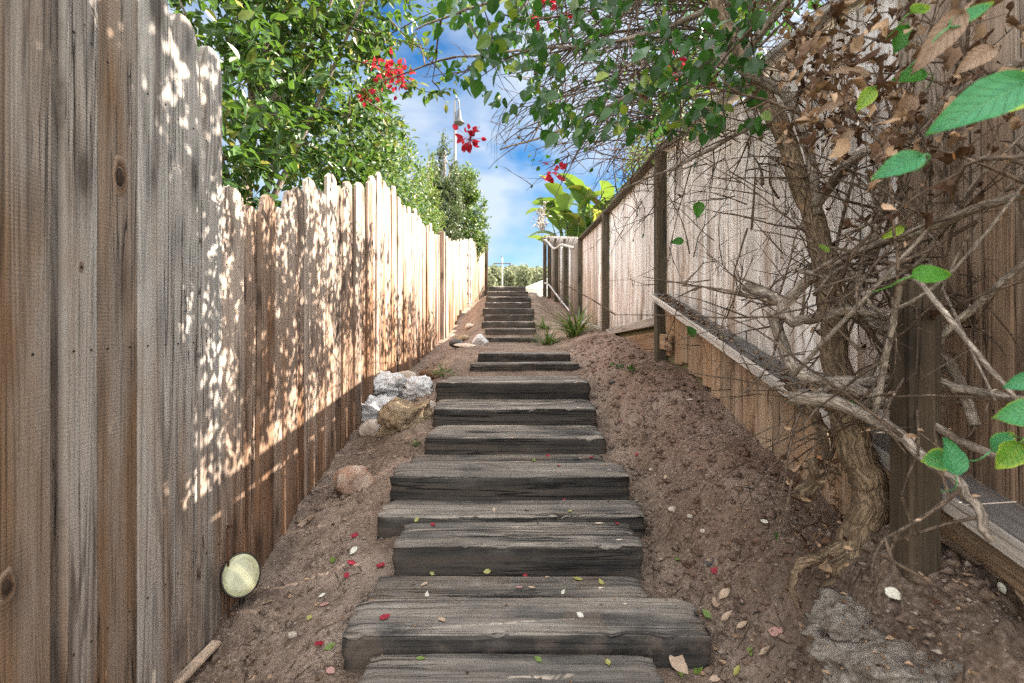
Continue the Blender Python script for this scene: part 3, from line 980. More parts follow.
def far_left_fence():
    root = thing('far_board_fence', 'far left fence section near the top of the stairs, with a grey ladder-like brace', 'fence', (-1.0, 8.1, CZ))
    mb = MB()
    rs = np.random.RandomState(8)
    a, b = np.array([-1.04, 8.08]), np.array([-0.72, 13.6])
    d = b - a
    L = np.linalg.norm(d)
    d /= L
    n = np.array([d[1], -d[0]])
    s = 0.0
    k = 0
    while s < L:
        w = rs.uniform(0.13, 0.17)
        p = a + d * (s + w / 2)
        top = np.interp(p[1], [8.1, 9.5, 11, 13.6], [1.28, 1.50, 1.72, 1.98]) + rs.uniform(-0.05, 0.05)
        board(mb, (p[0] + n[0] * rs.uniform(-.01, .01), p[1], 0), T3(*d), T3(*n), w, CZ + zl(p[1]) - 0.15, CZ + top, 0.018, 'round' if rs.rand() < 0.5 else 'dog', 600 + k * 1.9,
              (rs.uniform(0.3, 0.75), rs.uniform(0.1, 0.9), None), 0.006, rows=7, cols=3)
        s += w
        k += 1
    mb.build('board_panel', M['fence_long'], root, smooth=False)
    lb = MB()
    for yy in (10.35, 10.62):
        xx = np.interp(yy, [8.08, 13.6], [-1.04, -0.72]) + 0.04
        box(lb, (xx, yy, CZ + 0.85), (0.035, 0.045, 1.35), (0.6, 0.1, 0.8), bev=0.004, cid=1)
    for k in range(5):
        yy = 10.485
        xx = np.interp(yy, [8.08, 13.6], [-1.04, -0.72]) + 0.045
        box(lb, (xx, yy, CZ + 0.32 + 0.26 * k), (0.03, 0.23, 0.045), (0.6, 0.1, 0.8), bev=0.004, along=1, cid=2)
    lb.build('brace', M['cap'], root, smooth=False)
    e = MB()
    box(e, (-0.685, 13.55, CZ + 1.2), (0.10, 0.10, 1.7), (0.4, 0.6, 0.5), bev=0.006, cid=9)
    e.build('post', M['post'], root, smooth=False)


far_left_fence()

shelf_z = pl([(0.2, -0.70), (1.25, -0.445), (2.3, -0.225), (4.15, 0.225)])
rtop = pl([(0.2, 1.02), (2.7, 1.20), (4.2, 1.36), (6.6, 1.36), (9.05, 1.42), (11.5, 1.83), (13.5, 2.17)])


def right_fence():
    root = thing('pale_board_fence', 'pale peeling fence on the right with dark posts and a sloping grey shelf board', 'fence', (1.25, 1.7, CZ - 0.8))
    t, n = T3(0, 1), T3(-1, 0)
    rs = np.random.RandomState(21)
    bays = [(0.30, 1.66), (1.662, 4.10), (4.20, 6.55), (6.65, 9.0)]
    for bi, (ya, yb) in enumerate(bays):
        mb = MB()
        nb = max(1, round((yb - ya) / 0.185))
        w = (yb - ya) / nb
        for k in range(nb):
            yc = ya + w * (k + 0.5)
            zb = CZ + shelf_z(yc) - 0.035 if bi < 2 else CZ + np.interp(yc, [4.15, 6.6, 9.05], [0.03, -0.13, -0.02])
            br = rs.uniform(0.02, 0.40)
            if bi == 0:
                br = rs.uniform(0.55, 0.85)
            elif bi == 3:
                br = rs.uniform(0.3, 0.9)
            board(mb, (1.245 + rs.uniform(-.004, .004), yc, 0), t, n, w - rs.uniform(0.001, 0.006), zb, CZ + rtop(yc) - 0.01, 0.018, 'flat', 700 + bi * 50 + k * 2.3,
                  (rs.uniform(0.4, 0.75) - (0.15 if bi == 0 else 0), br, None), 0.005, rows=10, cols=5,
                  nails=[(s * 0.5, CZ + rtop(yc) - 0.25 + rs.uniform(-.01, .01)) for s in (-1, 1)] + [(s * 0.5, zb + 0.22) for s in (-1, 1)])
        mb.build('board_panel', [M['fence_right'] if bi else M['fence_near'], M['nail']], root, smooth=False)
        # sloping cap board along the top
        cb = MB()
        za, zb2 = CZ + rtop(ya) + 0.02, CZ + rtop(yb) + 0.02
        ang = math.atan2(zb2 - za, yb - ya)
        box(cb, (1.225, (ya + yb) / 2, (za + zb2) / 2), (0.11, math.hypot(yb - ya, zb2 - za) + 0.08, 0.035), (0.4, 0.5, 0.6), Matrix.Rotation(ang, 4, 'X'), bev=0.004, along=1, cid=bi)
        cb.build('cap_rail', M['cap'] if bi < 2 else M['post'], root, smooth=False)
        if bi >= 2:
            rb = MB()
            zc = [np.interp(y, [4.15, 6.6, 9.05], [0.03, -0.13, -0.02]) for y in (ya, yb)]
            ang = math.atan2(zc[1] - zc[0], yb - ya)
            box(rb, (1.222, (ya + yb) / 2, CZ + sum(zc) / 2 - 0.03), (0.045, yb - ya, 0.075), (0.45, 0.6, 0.5), Matrix.Rotation(ang, 4, 'X'), bev=0.004, along=1, cid=bi + 5)
            rb.build('bottom_rail', M['cap'], root, smooth=False)
    # posts
    for (y, zt, w) in ((1.33, 0.10, 0.080), (4.15, 1.42, 0.088), (6.60, 1.41, 0.088), (9.05, 1.42, 0.088)):
        pb = MB()
        zb = CZ + zr(y) - 0.35
        box(pb, (1.205 if y > 2 else 1.046, y, (zb + CZ + zt) / 2), (w, w, CZ + zt - zb), (0.45, 0.4, 0.5), bev=0.006, cid=y)
        pb.build('post', M['post'] if y > 2 else M['post_near'], root, smooth=False)
    # the wide second face of the nearest post: a doubled post
    # sloping shelf board
    for si, (ya, yb) in enumerate(((0.30, 1.655), (1.657, 4.10))):
        sb = MB()
        za, zb2 = CZ + shelf_z(ya), CZ + shelf_z(yb)
        ang = math.atan2(zb2 - za, yb - ya)
        box(sb, (1.185, (ya + yb) / 2, (za + zb2) / 2 - 0.02), (0.155, math.hypot(yb - ya, zb2 - za), 0.036), (0.6, 0.2, 0.6), Matrix.Rotation(ang, 4, 'X'), bev=0.004, along=1, cid=20 + si)
        so = sb.build('shelf_board', M['shelf'], root, smooth=False)
        eb = MB()
        box(eb, (1.100, (ya + yb) / 2, (za + zb2) / 2 - 0.018), (0.014, math.hypot(yb - ya, zb2 - za) - 0.004, 0.046), (0.75, 0.1, 0.6) if si else (0.35, 0.8, 0.5), Matrix.Rotation(ang, 4, 'X'), bev=0.003, along=1, cid=25 + si)
        eb.build('edge_strip', M['cap'], so, smooth=False)
        # dirt and shed needles lying on the shelf belong to its surface
    # skirt boards under the shelf
    for (ya, yb, kind) in ((0.35, 1.64, 'h'), (1.645, 4.10, 'v'), (4.20, 6.55, 'h2')):
        kb = MB()
        if kind == 'v':
            y = ya
            k = 0
            while y < yb - 0.02:
                w = min(rs.uniform(0.13, 0.19), yb - y)
                yc = y + w / 2
                zt = CZ + shelf_z(yc) - 0.045
                drop = rs.uniform(0.36, 0.44) + (0.06 if yc < 2.9 else 0)
                board(kb, (1.225, yc, 0), t, n, w - 0.006, zt - drop, zt, 0.018, 'flat', 900 + k * 1.7, (rs.uniform(0.4, 0.75), rs.uniform(0.2, 0.7), 0.55), 0.006, rows=6, cols=4,
                      nails=[(s * 0.5, zt - 0.05) for s in (-1, 1)])
                y += w
                k += 1
        else:
            for row in range(3):
                za = [(CZ + shelf_z(q) if kind == 'h' else CZ + np.interp(q, [4.15, 6.6], [-0.035, -0.20])) - 0.05 - 0.15 * (row + 0.5) for q in (ya, yb)]
                ang = math.atan2(za[1] - za[0], yb - ya)
                box(kb, (1.232 - 0.004 * row, (ya + yb) / 2, sum(za) / 2), (0.02, yb - ya, 0.146), (0.35 + 0.1 * row, 0.6, 0.5), Matrix.Rotation(ang, 4, 'X'), bev=0.003, along=1, cid=40 + row)
        kb.build('skirt_board', [M['skirt'], M['nail']], root, smooth=False)
    # little wooden plate with two bolts, joining post and skirt
    pb = MB()
    c = P(685, 342, 4.0)
    box(pb, (1.195, 3.99, c.z), (0.025, 0.28, 0.12), (0.55, 0.9, 0.55), bev=0.004, along=1, cid=3)
    pl_ = pb.build('joining_plate', M['skirt'], root, smooth=False)
    for dz in (-0.03, 0.03):
        for dy in (-0.11, -0.06):
            bb = MB()
            tube(bb, [(1.185, 3.99 + dy, c.z + dz), (1.176, 3.99 + dy, c.z + dz)], 0.008, 8)
            bb.build('bolt', M['nail'], pl_)


right_fence()


def far_right_fence():
    root = thing('far_grey_fence', 'grey board fence at the far right with a pale pipe frame fixed to it', 'fence', (1.2, 9.1, CZ))
    a, b = np.array([1.245, 9.11]), np.array([0.95, 13.5])
    d = b - a
    L = np.linalg.norm(d)
    d /= L
    n = np.array([-d[1], d[0]])
    rs = np.random.RandomState(31)
    mb = MB()
    s, k = 0.0, 0
    while s < L:
        w = rs.uniform(0.13, 0.17)
        p = a + d * (s + w / 2)
        board(mb, (p[0], p[1], 0), T3(*d), T3(*n), w, CZ + zr(p[1]) - 0.15, CZ + rtop(p[1]) - 0.02 + rs.uniform(-0.02, 0.02), 0.018, 'dog', 1000 + k * 1.3, (rs.uniform(0.25, 0.7), rs.uniform(0.1, 0.5), None), 0.005, rows=6, cols=3)
        s += w
        k += 1
    mb.build('board_panel', M['fence_left'], root, smooth=False)
    for y in (10.3, 11.5, 12.6, 13.45):
        pb = MB()
        x = XR(y) - 0.06
        box(pb, (x, y, CZ + (zr(y) + rtop(y)) / 2 - 0.1), (0.09, 0.09, rtop(y) - zr(y) + 0.2), (0.25, 0.3, 0.5), bev=0.005, cid=y)
        pb.build('post', M['post'], root, smooth=False)
    pp = MB()
    def q(y, z, o=0.10):
        return Vector((XR(y) - o, y, CZ + z))
    tube(pp, smooth_path([q(9.2, 1.30), q(10.0, 1.45), q(10.6, 1.56), q(11.6, 1.62), q(12.8, 1.98), q(13.3, 2.08)], 3), 0.022, 8)
    for (y, z0, z1) in ((9.55, -0.05, 1.36), (10.55, 0.1, 1.54)):
        tube(pp, [q(y, z0), q(y, (z0 + z1) / 2), q(y, z1)], 0.022, 8)
    tube(pp, smooth_path([q(9.55, 0.15), q(10.8, 0.45), q(12.4, 0.85), q(13.2, 0.95)], 3), 0.02, 8)
    pp.build('pipe', M['galv'], root)
    rb = MB()
    for k in range(130):                              # split-cane edging hanging over the top
        y = 9.2 + k * 0.033
        p0 = Vector((XR(y) - 0.03, y, CZ + rtop(y) + 0.03 + 0.02 * math.sin(k * 1.7)))
        tube(rb, [p0, p0 + Vector((-0.06, 0.05, -0.13 - 0.08 * ((k * 7) % 5) / 5))], [0.012, 0.006], 4, (0.2 + 0.13 * (k % 5), 0.2, 0.7), cid=k)
    rb.build('cane_edging', M['fence_left'], root)['kind'] = 'stuff'


far_right_fence()
#STAGE2
# ------------------------------------------------------------------ stones
import bmesh
bpy.context.view_layer.update()


def hit(px, py, ymax=60):
    """Where the line of sight through a pixel first meets what is already built."""
    dg = bpy.context.evaluated_depsgraph_get()
    d = Vector(((px - HX) / F, 1.0, -(py - HY) / F)).normalized()
    ok, loc, nr, _, ob, _ = scene.ray_cast(dg, Vector((0, 0, CZ)), d)
    return loc, nr


def rock(name, loc, size, mat, label, seed, cat='rock', sub=4, rough=0.22, cuts=7, folds=0.0, rot=0.0, group=None, kind=None):
    rs = np.random.RandomState(seed)
    bm = bmesh.new()
    bmesh.ops.create_icosphere(bm, subdivisions=sub, radius=1.0)
    pl_ = []
    for _ in range(cuts):
        v = rs.normal(size=3)
        v /= np.linalg.norm(v)
        pl_.append((Vector(v), rs.uniform(0.62, 0.9)))
    for v in bm.verts:
        p = v.co.copy()
        for nrm, d in pl_:
            e = p.dot(nrm) - d
            if e > 0:
                p -= nrm * e * 0.92
        q = p * 1.7 + Vector((seed, 0, 0))
        p *= 1 + rough * noise.fractal(q, 0.9, 2.1, 5) * 0.55
        if folds:
            f = noise.ridged_multi_fractal(Vector((p.x * 1.3 + seed, p.y * 2.2, p.z * 2.4)), 0.9, 2.2, 4, 1.0, 2.0)
            p *= 1 + folds * (f - 1.2) * 0.35
        v.co = Vector((p.x * size[0] / 2, p.y * size[1] / 2, p.z * size[2] / 2))
    me = bpy.data.meshes.new(name)
    bm.to_mesh(me)
    bm.free()
    me.polygons.foreach_set('use_smooth', [True] * len(me.polygons))
    me.materials.append(mat)
    o = bpy.data.objects.new(name, me)
    COL.objects.link(o)
    o.location = loc
    o.rotation_euler = (rs.uniform(-.15, .15), rs.uniform(-.15, .15), rot)
    return tag(o, label, cat, group, kind)


G_ROCK = 'rocks of the heap beside the sleepers'
rock('rock', P(379, 413, 3.95) + Vector((0, 0.05, -0.03)), (0.50, 0.42, 0.30), M['stone_white'], 'large white folded rock, front of the heap, behind the tan boulder', 5, folds=0.9, cuts=9, sub=5, group=G_ROCK)
rock('rock', P(386, 389, 4.35), (0.46, 0.40, 0.30), M['stone_white'], 'white creased rock at the back of the heap near the fence', 9, folds=0.9, cuts=9, sub=5, rot=0.5, group=G_ROCK)
rock('rock', P(421, 391, 4.15), (0.27, 0.30, 0.24), M['stone_white'], 'whitish rock of the heap touching the sleeper ends', 14, folds=0.7, cuts=10, sub=5, rot=1.1, group=G_ROCK)
rock('rock', P(405, 421, 3.58) + Vector((0, 0, 0.0)), (0.38, 0.30, 0.33), M['stone_tan'], 'pitted tan boulder at the front of the rock heap', 21, rough=0.6, cuts=7, folds=0.4, sub=5, group=G_ROCK)
rock('rock', P(371, 428, 3.62) + Vector((0, 0, -0.01)), (0.17, 0.15, 0.14), M['stone_pale'], 'small cream stone left of the tan boulder', 33, cuts=9, group=G_ROCK)
rock('rock', P(428, 408, 3.85), (0.15, 0.14, 0.12), M['stone_pale'], 'small pale stone wedged between tan boulder and sleepers', 37, cuts=9, group=G_ROCK)
rock('rock', P(372, 398, 4.2), (0.20, 0.20, 0.16), M['stone_dark'], 'dark stone in the shadowed gap between heap and fence', 39, cuts=9, group=G_ROCK)
rock('rock', P(405, 379, 4.55), (0.22, 0.2, 0.15), M['stone_pale'], 'yellowish mossy stone topping the back of the rock heap', 45, cuts=8, group=G_ROCK)
l, _ = hit(350, 494)
rock('rock', l + Vector((0.0, 0.05, 0.06)), (0.235, 0.20, 0.17), M['stone_red'], 'rust and cream angular rock alone on the soil by the fence', 52, cuts=12, rough=0.12)
l, _ = hit(480, 352)
rock('rock', Vector((-0.44, 7.05, CZ - 0.29)), (0.24, 0.2, 0.20), M['stone_white'], 'smooth white boulder beside the foot of the upper flight', 61, cuts=5, rough=0.1)
rock('rock', Vector((-0.78, 7.2, CZ - 0.33)), (0.22, 0.22, 0.13), M['stone_dark'], 'dark rounded stone on the soil beside the white boulder', 64, cuts=5, rough=0.1)
rock('rock', Vector((-0.62, 6.7, CZ - 0.335)), (0.30, 0.22, 0.05), M['stone_pale'], 'flat pale slab in front of the white boulder', 67, cuts=6, rough=0.1)
rock('rock', P(893, 655, 1.22) + Vector((0, 0.02, -0.035)), (0.34, 0.26, 0.15), M['stone_grey'], 'crumbling grey conglomerate rock in the bank at the lower right', 71, rough=0.6, cuts=12, rot=-0.4, sub=6)
rock('rock', P(858, 622, 1.33) + Vector((0, 0.03, -0.03)), (0.22, 0.17, 0.12), M['stone_grey'], 'smaller grey lump uphill of the crumbling conglomerate rock', 75, rough=1.0, cuts=4, sub=5)
G_ST = 'loose stones on the soil'
for (px, py, s, mk, lab) in ((709, 563, 0.035, 'stone_dark', 'black pebble on the soil right of the chipped sleeper'), (703, 532, 0.024, 'stone_pale', 'small white pebble on the slope right of the steps, above the black pebble'),
                             (672, 510, 0.03, 'stone_pale', 'pale flat pebble on the slope right of the brownish sleeper'), (292, 636, 0.032, 'stone_pale', 'grey pebble on the soil left of the widest sleeper'),
                             (612, 383, 0.05, 'stone_dark', 'dark stone on the slope above the black faced sleeper'), (690, 517, 0.024, 'stone_pale', 'chalky chip on the slope between the two pale pebbles'),
                             (300, 522, 0.03, 'stone_tan', 'tan pebble by the fence foot below the rusty rock'), (651, 470, 0.02, 'stone_pale', 'tiny white pebble beside the tall black faced sleeper'),
                             (463, 340, 0.16, 'stone_tan', 'tan block half buried beside the far left fence'), (470, 328, 0.14, 'stone_pale', 'cream stone beside the far left fence, above the tan block')):
    l, _ = hit(px, py)
    rock('rock' if s > 0.1 else 'pebble', l + Vector((0, 0, s * 0.15)), (s * 1.2, s, s * 0.75), M[mk], lab, int(px * 3 + py), 'pebble' if s < 0.1 else 'rock', sub=3, cuts=8, group=G_ST if s < 0.1 else None)


# timber bits
def offcut(name, a, b, w, h, mat, label, cat, seed):
    a, b = Vector(a), Vector(b)
    d = b - a
    mb = MB()
    rot = d.to_track_quat('Y', 'Z').to_matrix().to_4x4()
    box(mb, (0, 0, 0), (w, d.length, h), (0.6, 0.3, 0.6), rot, bev=h * 0.2, along=1, cid=seed)
    o = mb.build(name, mat, None, smooth=False)
    o.location = (a + b) / 2
    return tag(o, label, cat)


a, _ = hit(176, 683)
b, _ = hit(217, 645)
offcut('wood_strip', a + Vector((0.01, -0.03, 0.008)), b + Vector((0, 0, 0.012)), 0.038, 0.016, M['chip'], 'bare wooden strip lying at the foot of the tall fence', 'wood strip', 3)
a, _ = hit(299, 528)
b, _ = hit(313, 517)
offcut('wood_chip', a + Vector((0, 0, 0.006)), b + Vector((0, 0, 0.008)), 0.03, 0.014, M['chip'], 'short brown wood chip on the soil near the rusty rock', 'wood chip', 8)
lg = MB()
a = Vector((-0.86, 5.0, ground(-0.86, 5.0) + 0.03))
b = Vector((-0.66, 4.55, ground(-0.66, 4.55) + 0.03))
tube(lg, smooth_path([a, a.lerp(b, 0.3) + Vector((0.01, 0, 0.01)), a.lerp(b, 0.7), b], 3), [0.045, 0.05, 0.048, 0.05, 0.047, 0.045, 0.045, 0.043, 0.042, 0.03], 12, (0.7, 0, 0), wob=0.15, cid=4)
lo = lg.build('log', M['bark'])
tag(lo, 'short reddish log on the soil above the rock heap', 'log')


# ------------------------------------------------------------------ garden light and stake by the fence foot
def garden_light():
    c = P(241, 575, 2.0)
    gz = ground(c.x, c.y)
    root = thing('garden_light', 'round cream garden light on a short dark stake at the fence foot', 'garden light', (c.x, c.y, gz))
    ax = Vector((0.52, -0.76, 0.38)).normalized()
    rot = ax.to_track_quat('Z', 'Y').to_matrix()

    def lathe(mb, prof, sides=40):
        V, Fc = [], []
        for (r, z) in prof:
            for k in range(sides):
                th = k / sides * 2 * math.pi
                V.append(c + rot @ Vector((r * math.cos(th), r * 1.18 * math.sin(th), z)))
        for j in range(len(prof) - 1):
            for k in range(sides):
                Fc.append([j * sides + k, j * sides + (k + 1) % sides, (j + 1) * sides + (k + 1) % sides, (j + 1) * sides + k])
        mb.add([tuple(v) for v in V], Fc)
    mb = MB()
    lathe(mb, [(0.064, 0.004), (0.069, 0.006), (0.071, 0.0), (0.069, -0.008), (0.058, -0.03), (0.036, -0.05), (0.016, -0.058), (0.0005, -0.058)])
    mb.build('housing', M['lamp_metal'], root)
    mb = MB()
    lathe(mb, [(0.0645, 0.004), (0.063, 0.007), (0.045, 0.0105), (0.02, 0.0125), (0.0004, 0.0128)])
    mb.build('lens', M['lamp_face'], root)
    mb = MB()
    p = c - ax * 0.045
    tube(mb, smooth_path([p, p + Vector((0.0, 0.01, -0.06)), Vector((c.x - 0.01, c.y + 0.035, gz - 0.06))], 3), 0.011, 10)
    mb.build('stake', M['lamp_metal'], root)


garden_light()
mb = MB()
c = P(224, 562, 1.985)
tube(mb, [(-1.098, 1.985, c.z - 0.35), (-1.1, 1.985, c.z), (-1.103, 1.985, c.z + 0.13)], 0.0045, 8)
tube(mb, [(-1.103, 1.985, c.z + 0.138), (-1.085, 1.982, c.z + 0.142)], 0.006, 8)
tag(mb.build('iron_stake', M['rust']), 'thin rusty iron stake standing where the tall fence ends', 'stake')


# ------------------------------------------------------------------ leaves
def unit(a):
    return a / (np.linalg.norm(a, axis=-1, keepdims=True) + 1e-12)


def leaves(mb, pos, d, nrm, L, W, rnd, fold=0.18, droop=0.15, fine=True, crumple=0.0):
    """Many leaves at once: base pos, direction d, upper side nrm; each with a folded midrib and ovate outline."""
    n = len(pos)
    d = unit(d)
    s = unit(np.cross(d, nrm))
    u = np.cross(s, d)
    L = np.broadcast_to(np.asarray(L, float), (n,))[:, None]
    W = np.broadcast_to(np.asarray(W, float), (n,))[:, None]
    if fine:
        spec = [(0, 0), (0.2, 0), (0.45, 0), (0.75, 0), (1.0, 0), (0.14, 0.70), (0.42, 1.0), (0.74, 0.66), (0.14, -0.70), (0.42, -1.0), (0.74, -0.66)]
        fc = [(0, 5, 1), (1, 5, 6, 2), (2, 6, 7, 3), (3, 7, 4), (0, 1, 8), (1, 2, 9, 8), (2, 3, 10, 9), (3, 4, 10)]
    else:
        spec = [(0, 0), (1.0, 0), (0.42, 1.0), (0.42, -1.0)]
        fc = [(0, 2, 1), (0, 1, 3)]
    V = np.zeros((n, len(spec), 3))
    for k, (a, b) in enumerate(spec):
        V[:, k] = pos + d * L * a + s * W * 0.5 * b + u * (fold * W * abs(b) - droop * L * a * a)
    k = len(spec)
    if crumple:
        V = V + RS.normal(size=V.shape) * (L * crumple)[:, None, :]
    Fc = []
    base = np.arange(n) * k
    out = []
    for f in fc:
        out.append((base[:, None] + np.array(f)[None, :]).tolist())
    for row in zip(*out):
        Fc.extend(row)
    mb.add(V.reshape(-1, 3), Fc, np.repeat(rnd, k, axis=0))


def rand_dir(n, rs):
    return unit(rs.normal(size=(n, 3)))


def leaf_cloud(mb, blobs, n, L, rs, aspect=0.5, up=0.5, yellow=0.08, clump=9, twigmb=None, fine=True, spread=0.1, gaps=1.0):
    """Leaves in small sprays on twigs spread unevenly through ellipsoids, more of them near the outside."""
    w = np.array([b[3] * b[4] * b[5] for b in blobs]) * np.array([b[6] if len(b) > 6 else 1.0 for b in blobs])
    w = w / w.sum()
    ns = n // clump
    pos, dd, rr = [], [], []
    made = 0
    tries = 0
    while made < ns and tries < ns * 12:
        tries += 1
        b = blobs[rs.choice(len(blobs), p=w)]
        v = rs.normal(size=3)
        v /= np.linalg.norm(v)
        q = rs.uniform(0.35, 1.0) ** 0.5
        c = np.array(b[:3]) + v * q * np.array(b[3:6]) * (1 + 0.18 * N(v[0] * 2 + b[0], v[1] * 2, v[2] * 2 + b[2]))
        if N(c[0] * 3.3, c[1] * 3.3, c[2] * 3.3) < -0.18 * gaps + (0.4 * (q < 0.7)) - 0.25 * (1 - gaps):
            continue
        made += 1
        ax = unit(v * 0.8 + rs.normal(size=3) * 0.5 + np.array([0, 0, up * 0.7]))
        tl = spread * rs.uniform(0.7, 1.5)
        if twigmb is not None and rs.rand() < 0.35:
            tube(twigmb, [c - ax * tl * 0.9, c - ax * tl * 0.2 + rs.normal(size=3) * 0.006, c + ax * tl], [0.004, 0.003, 0.0015], 4, cid=made, cap=False)
        tone = rs.uniform(0, 1)
        for k in range(clump):
            t = k / clump
            pos.append(c + ax * tl * (t * 2 - 1) + rs.normal(size=3) * spread * 0.12)
            dd.append(ax * 0.55 + rs.normal(size=3) * 0.75 + np.array([0, 0, -0.1]))
            rr.append((min(1, max(0, tone * 0.6 + rs.uniform(0, 0.4))), rs.uniform(0, 1) ** (1 / max(0.05, yellow * 6)) if yellow else 0, 0))
    pos, dd, rr = np.array(pos), np.array(dd), np.array(rr)
    m = len(pos)
    nr = unit(rs.normal(size=(m, 3)) * 0.6 + np.array([0.25, -0.25, 0.9]))
    Ls = L * rs.uniform(0.65, 1.25, m)
    leaves(mb, pos, dd, nr, Ls, Ls * aspect * rs.uniform(0.85, 1.15, m), rr, fine=fine)


def tree(name, label, cat, base, blobs, n, L, mat, seed, trunk_pts, trunk_r, aspect=0.5, limbs=6, fine=True, yellow=0.08, clump=9, spread=0.1, group=None, gaps=1.0, twigs=True):
    rs = np.random.RandomState(seed)
    root = thing(name, label, cat, base, group)
    tb = MB()
    path = smooth_path(trunk_pts, 4)
    tube(tb, path, np.linspace(trunk_r, trunk_r * 0.35, len(path)), 9, (0.3, 0, 0), wob=0.12, cid=seed)
    for k in range(limbs):
        st = path[int(len(path) * rs.uniform(0.3, 0.9))]
        b = blobs[k % len(blobs)]
        en = Vector(np.array(b[:3]) + rs.normal(size=3) * np.array(b[3:6]) * 0.45)
        mid = st.lerp(en, 0.5) + Vector(rs.normal(size=3) * 0.06)
        lp = smooth_path([st, mid, en], 4)
        tube(tb, lp, np.linspace(trunk_r * 0.45, 0.006, len(lp)), 6, (0.4, 0, 0), wob=0.1, cid=seed + k)
    tb.build('trunk', M['branch'], root)
    cm = MB()
    tw = MB() if twigs else None
    leaf_cloud(cm, blobs, n, L, rs, aspect, 0.5, yellow, clump, tw, fine, spread, gaps)
    cr = cm.build('crown', mat, root, smooth=False)
    if tw is not None and tw.n:
        t = tw.build('twigs', M['twig'], cr)
        t['kind'] = 'stuff'
    return root, cr


A_BLOBS = [(-1.95, 3.1, CZ + 1.7, 0.75, 0.9, 1.2), (-1.60, 4.0, CZ + 2.0, 0.62, 0.9, 1.0), (-1.26, 3.7, CZ + 2.35, 0.45, 0.6, 0.65), (-1.75, 5.0, CZ + 2.0, 0.62, 0.9, 0.95),
           (-1.75, 2.75, CZ + 0.95, 0.42, 0.7, 0.55), (-1.55, 4.3, CZ + 1.35, 0.36, 0.8, 0.55), (-0.86, 3.7, CZ + 2.42, 0.32, 0.5, 0.38, 1.0), (-2.3, 3.2, CZ + 2.6, 0.8, 1.1, 0.7)]
tree('shrub', 'tall glossy green shrub spilling over the left fence, with red flowers at its tip', 'shrub', (-2.0, 3.7, CZ - 0.9), A_BLOBS, 13500, 0.086, M['leaf_shrub'], 3,
     [(-2.0, 3.7, CZ - 1.0), (-1.95, 3.72, CZ + 0.2), (-1.9, 3.7, CZ + 1.2), (-1.75, 3.75, CZ + 2.2)], 0.07, 0.46, 14, yellow=0.06)
tree('shrub', 'small-leaved green shrub behind the left fence, between the glossy shrub and the conifer-like trees', 'shrub', (-1.75, 6.3, CZ - 0.5),
     [(-1.72, 6.0, CZ + 1.75, 0.55, 0.9, 0.9), (-1.70, 7.2, CZ + 1.75, 0.55, 0.8, 0.85), (-1.62, 8.2, CZ + 1.55, 0.45, 0.6, 0.8), (-1.45, 5.6, CZ + 1.45, 0.26, 0.6, 0.5)], 13000, 0.055, M['leaf_hedge'], 7,
     [(-1.75, 6.3, CZ - 0.6), (-1.72, 6.3, CZ + 0.6), (-1.7, 6.4, CZ + 1.8)], 0.05, 0.48, 8, yellow=0.12)
tree('tree', 'light yellow-green slender tree just above the end of the long left fence', 'tree', (-1.55, 9.2, CZ - 0.1),
     [(-1.55, 9.2, CZ + 1.75, 0.28, 0.3, 0.75), (-1.50, 9.2, CZ + 2.45, 0.17, 0.2, 0.6, 0.7)], 3600, 0.055, M['leaf_hedge'], 9,
     [(-1.55, 9.2, CZ - 0.2), (-1.55, 9.2, CZ + 1.2), (-1.5, 9.2, CZ + 2.9)], 0.03, 0.42, 5, yellow=0.4, gaps=0.6)
tree('tree', 'dull olive upright tree in front of the street lamp pole', 'tree', (-1.35, 10.6, CZ + 0.3),
     [(-1.42, 10.6, CZ + 1.9, 0.42, 0.45, 1.0), (-1.42, 10.6, CZ + 2.8, 0.33, 0.35, 0.75), (-1.38, 10.6, CZ + 3.45, 0.13, 0.16, 0.42, 0.8)], 14000, 0.06, M['leaf_olive'], 12,
     [(-1.42, 10.6, CZ + 0.1), (-1.42, 10.6, CZ + 1.8), (-1.38, 10.6, CZ + 3.5)], 0.04, 0.4, 6, yellow=0.05, gaps=0.8)
tree('tree', 'bright green bushy tree right of the olive one, leaning over the far fence', 'tree', (-1.05, 12.0, CZ + 0.4),
     [(-1.05, 12.0, CZ + 2.2, 0.47, 0.5, 0.9), (-1.14, 12.0, CZ + 3.0, 0.40, 0.42, 0.65), (-0.98, 12.0, CZ + 1.8, 0.34, 0.4, 0.35)], 15000, 0.062, M['leaf_hedge'], 15,
     [(-1.1, 12.0, CZ + 0.3), (-1.1, 12.0, CZ + 1.8), (-1.12, 12.0, CZ + 3.3)], 0.04, 0.45, 6, yellow=0.12, gaps=0.7)


# ------------------------------------------------------------------ the vine on the right
VINE = thing('bougainvillea', 'tangled woody vine with dry twigs, dead leaves and red bracts over the right fence', 'vine', (1.08, 1.55, CZ - 0.75))
rv = np.random.RandomState(77)
BR = []                                            # (path, radii) for twig starts


def limb(name, ctrl, r0, r1, mat, sides=12, wob=0.2, sub=5, label=None, parent=VINE):
    path = smooth_path(ctrl, sub)
    n = len(path)
    for i, p in enumerate(path):
        if i:
            path[i] = p + Vector((N(i * 0.6, r0 * 99, 1), N(i * 0.6, r0 * 99, 5), N(i * 0.6, r0 * 99, 9))) * min(0.012, r0 * 0.5)
    rad = [(r0 + (r1 - r0) * (i / (n - 1))) * (1 + 0.10 * N(i * 0.5, r0 * 50, 3)) for i in range(n)]
    mb = MB()
    tube(mb, path, rad, sides, (rv.uniform(0, 1) * 0.5, 0, 0), wob=wob, cid=rv.uniform(0, 50))
    o = mb.build(name, mat, parent)
    if label:
        o['label'] = label
    BR.append((path, rad))
    return o


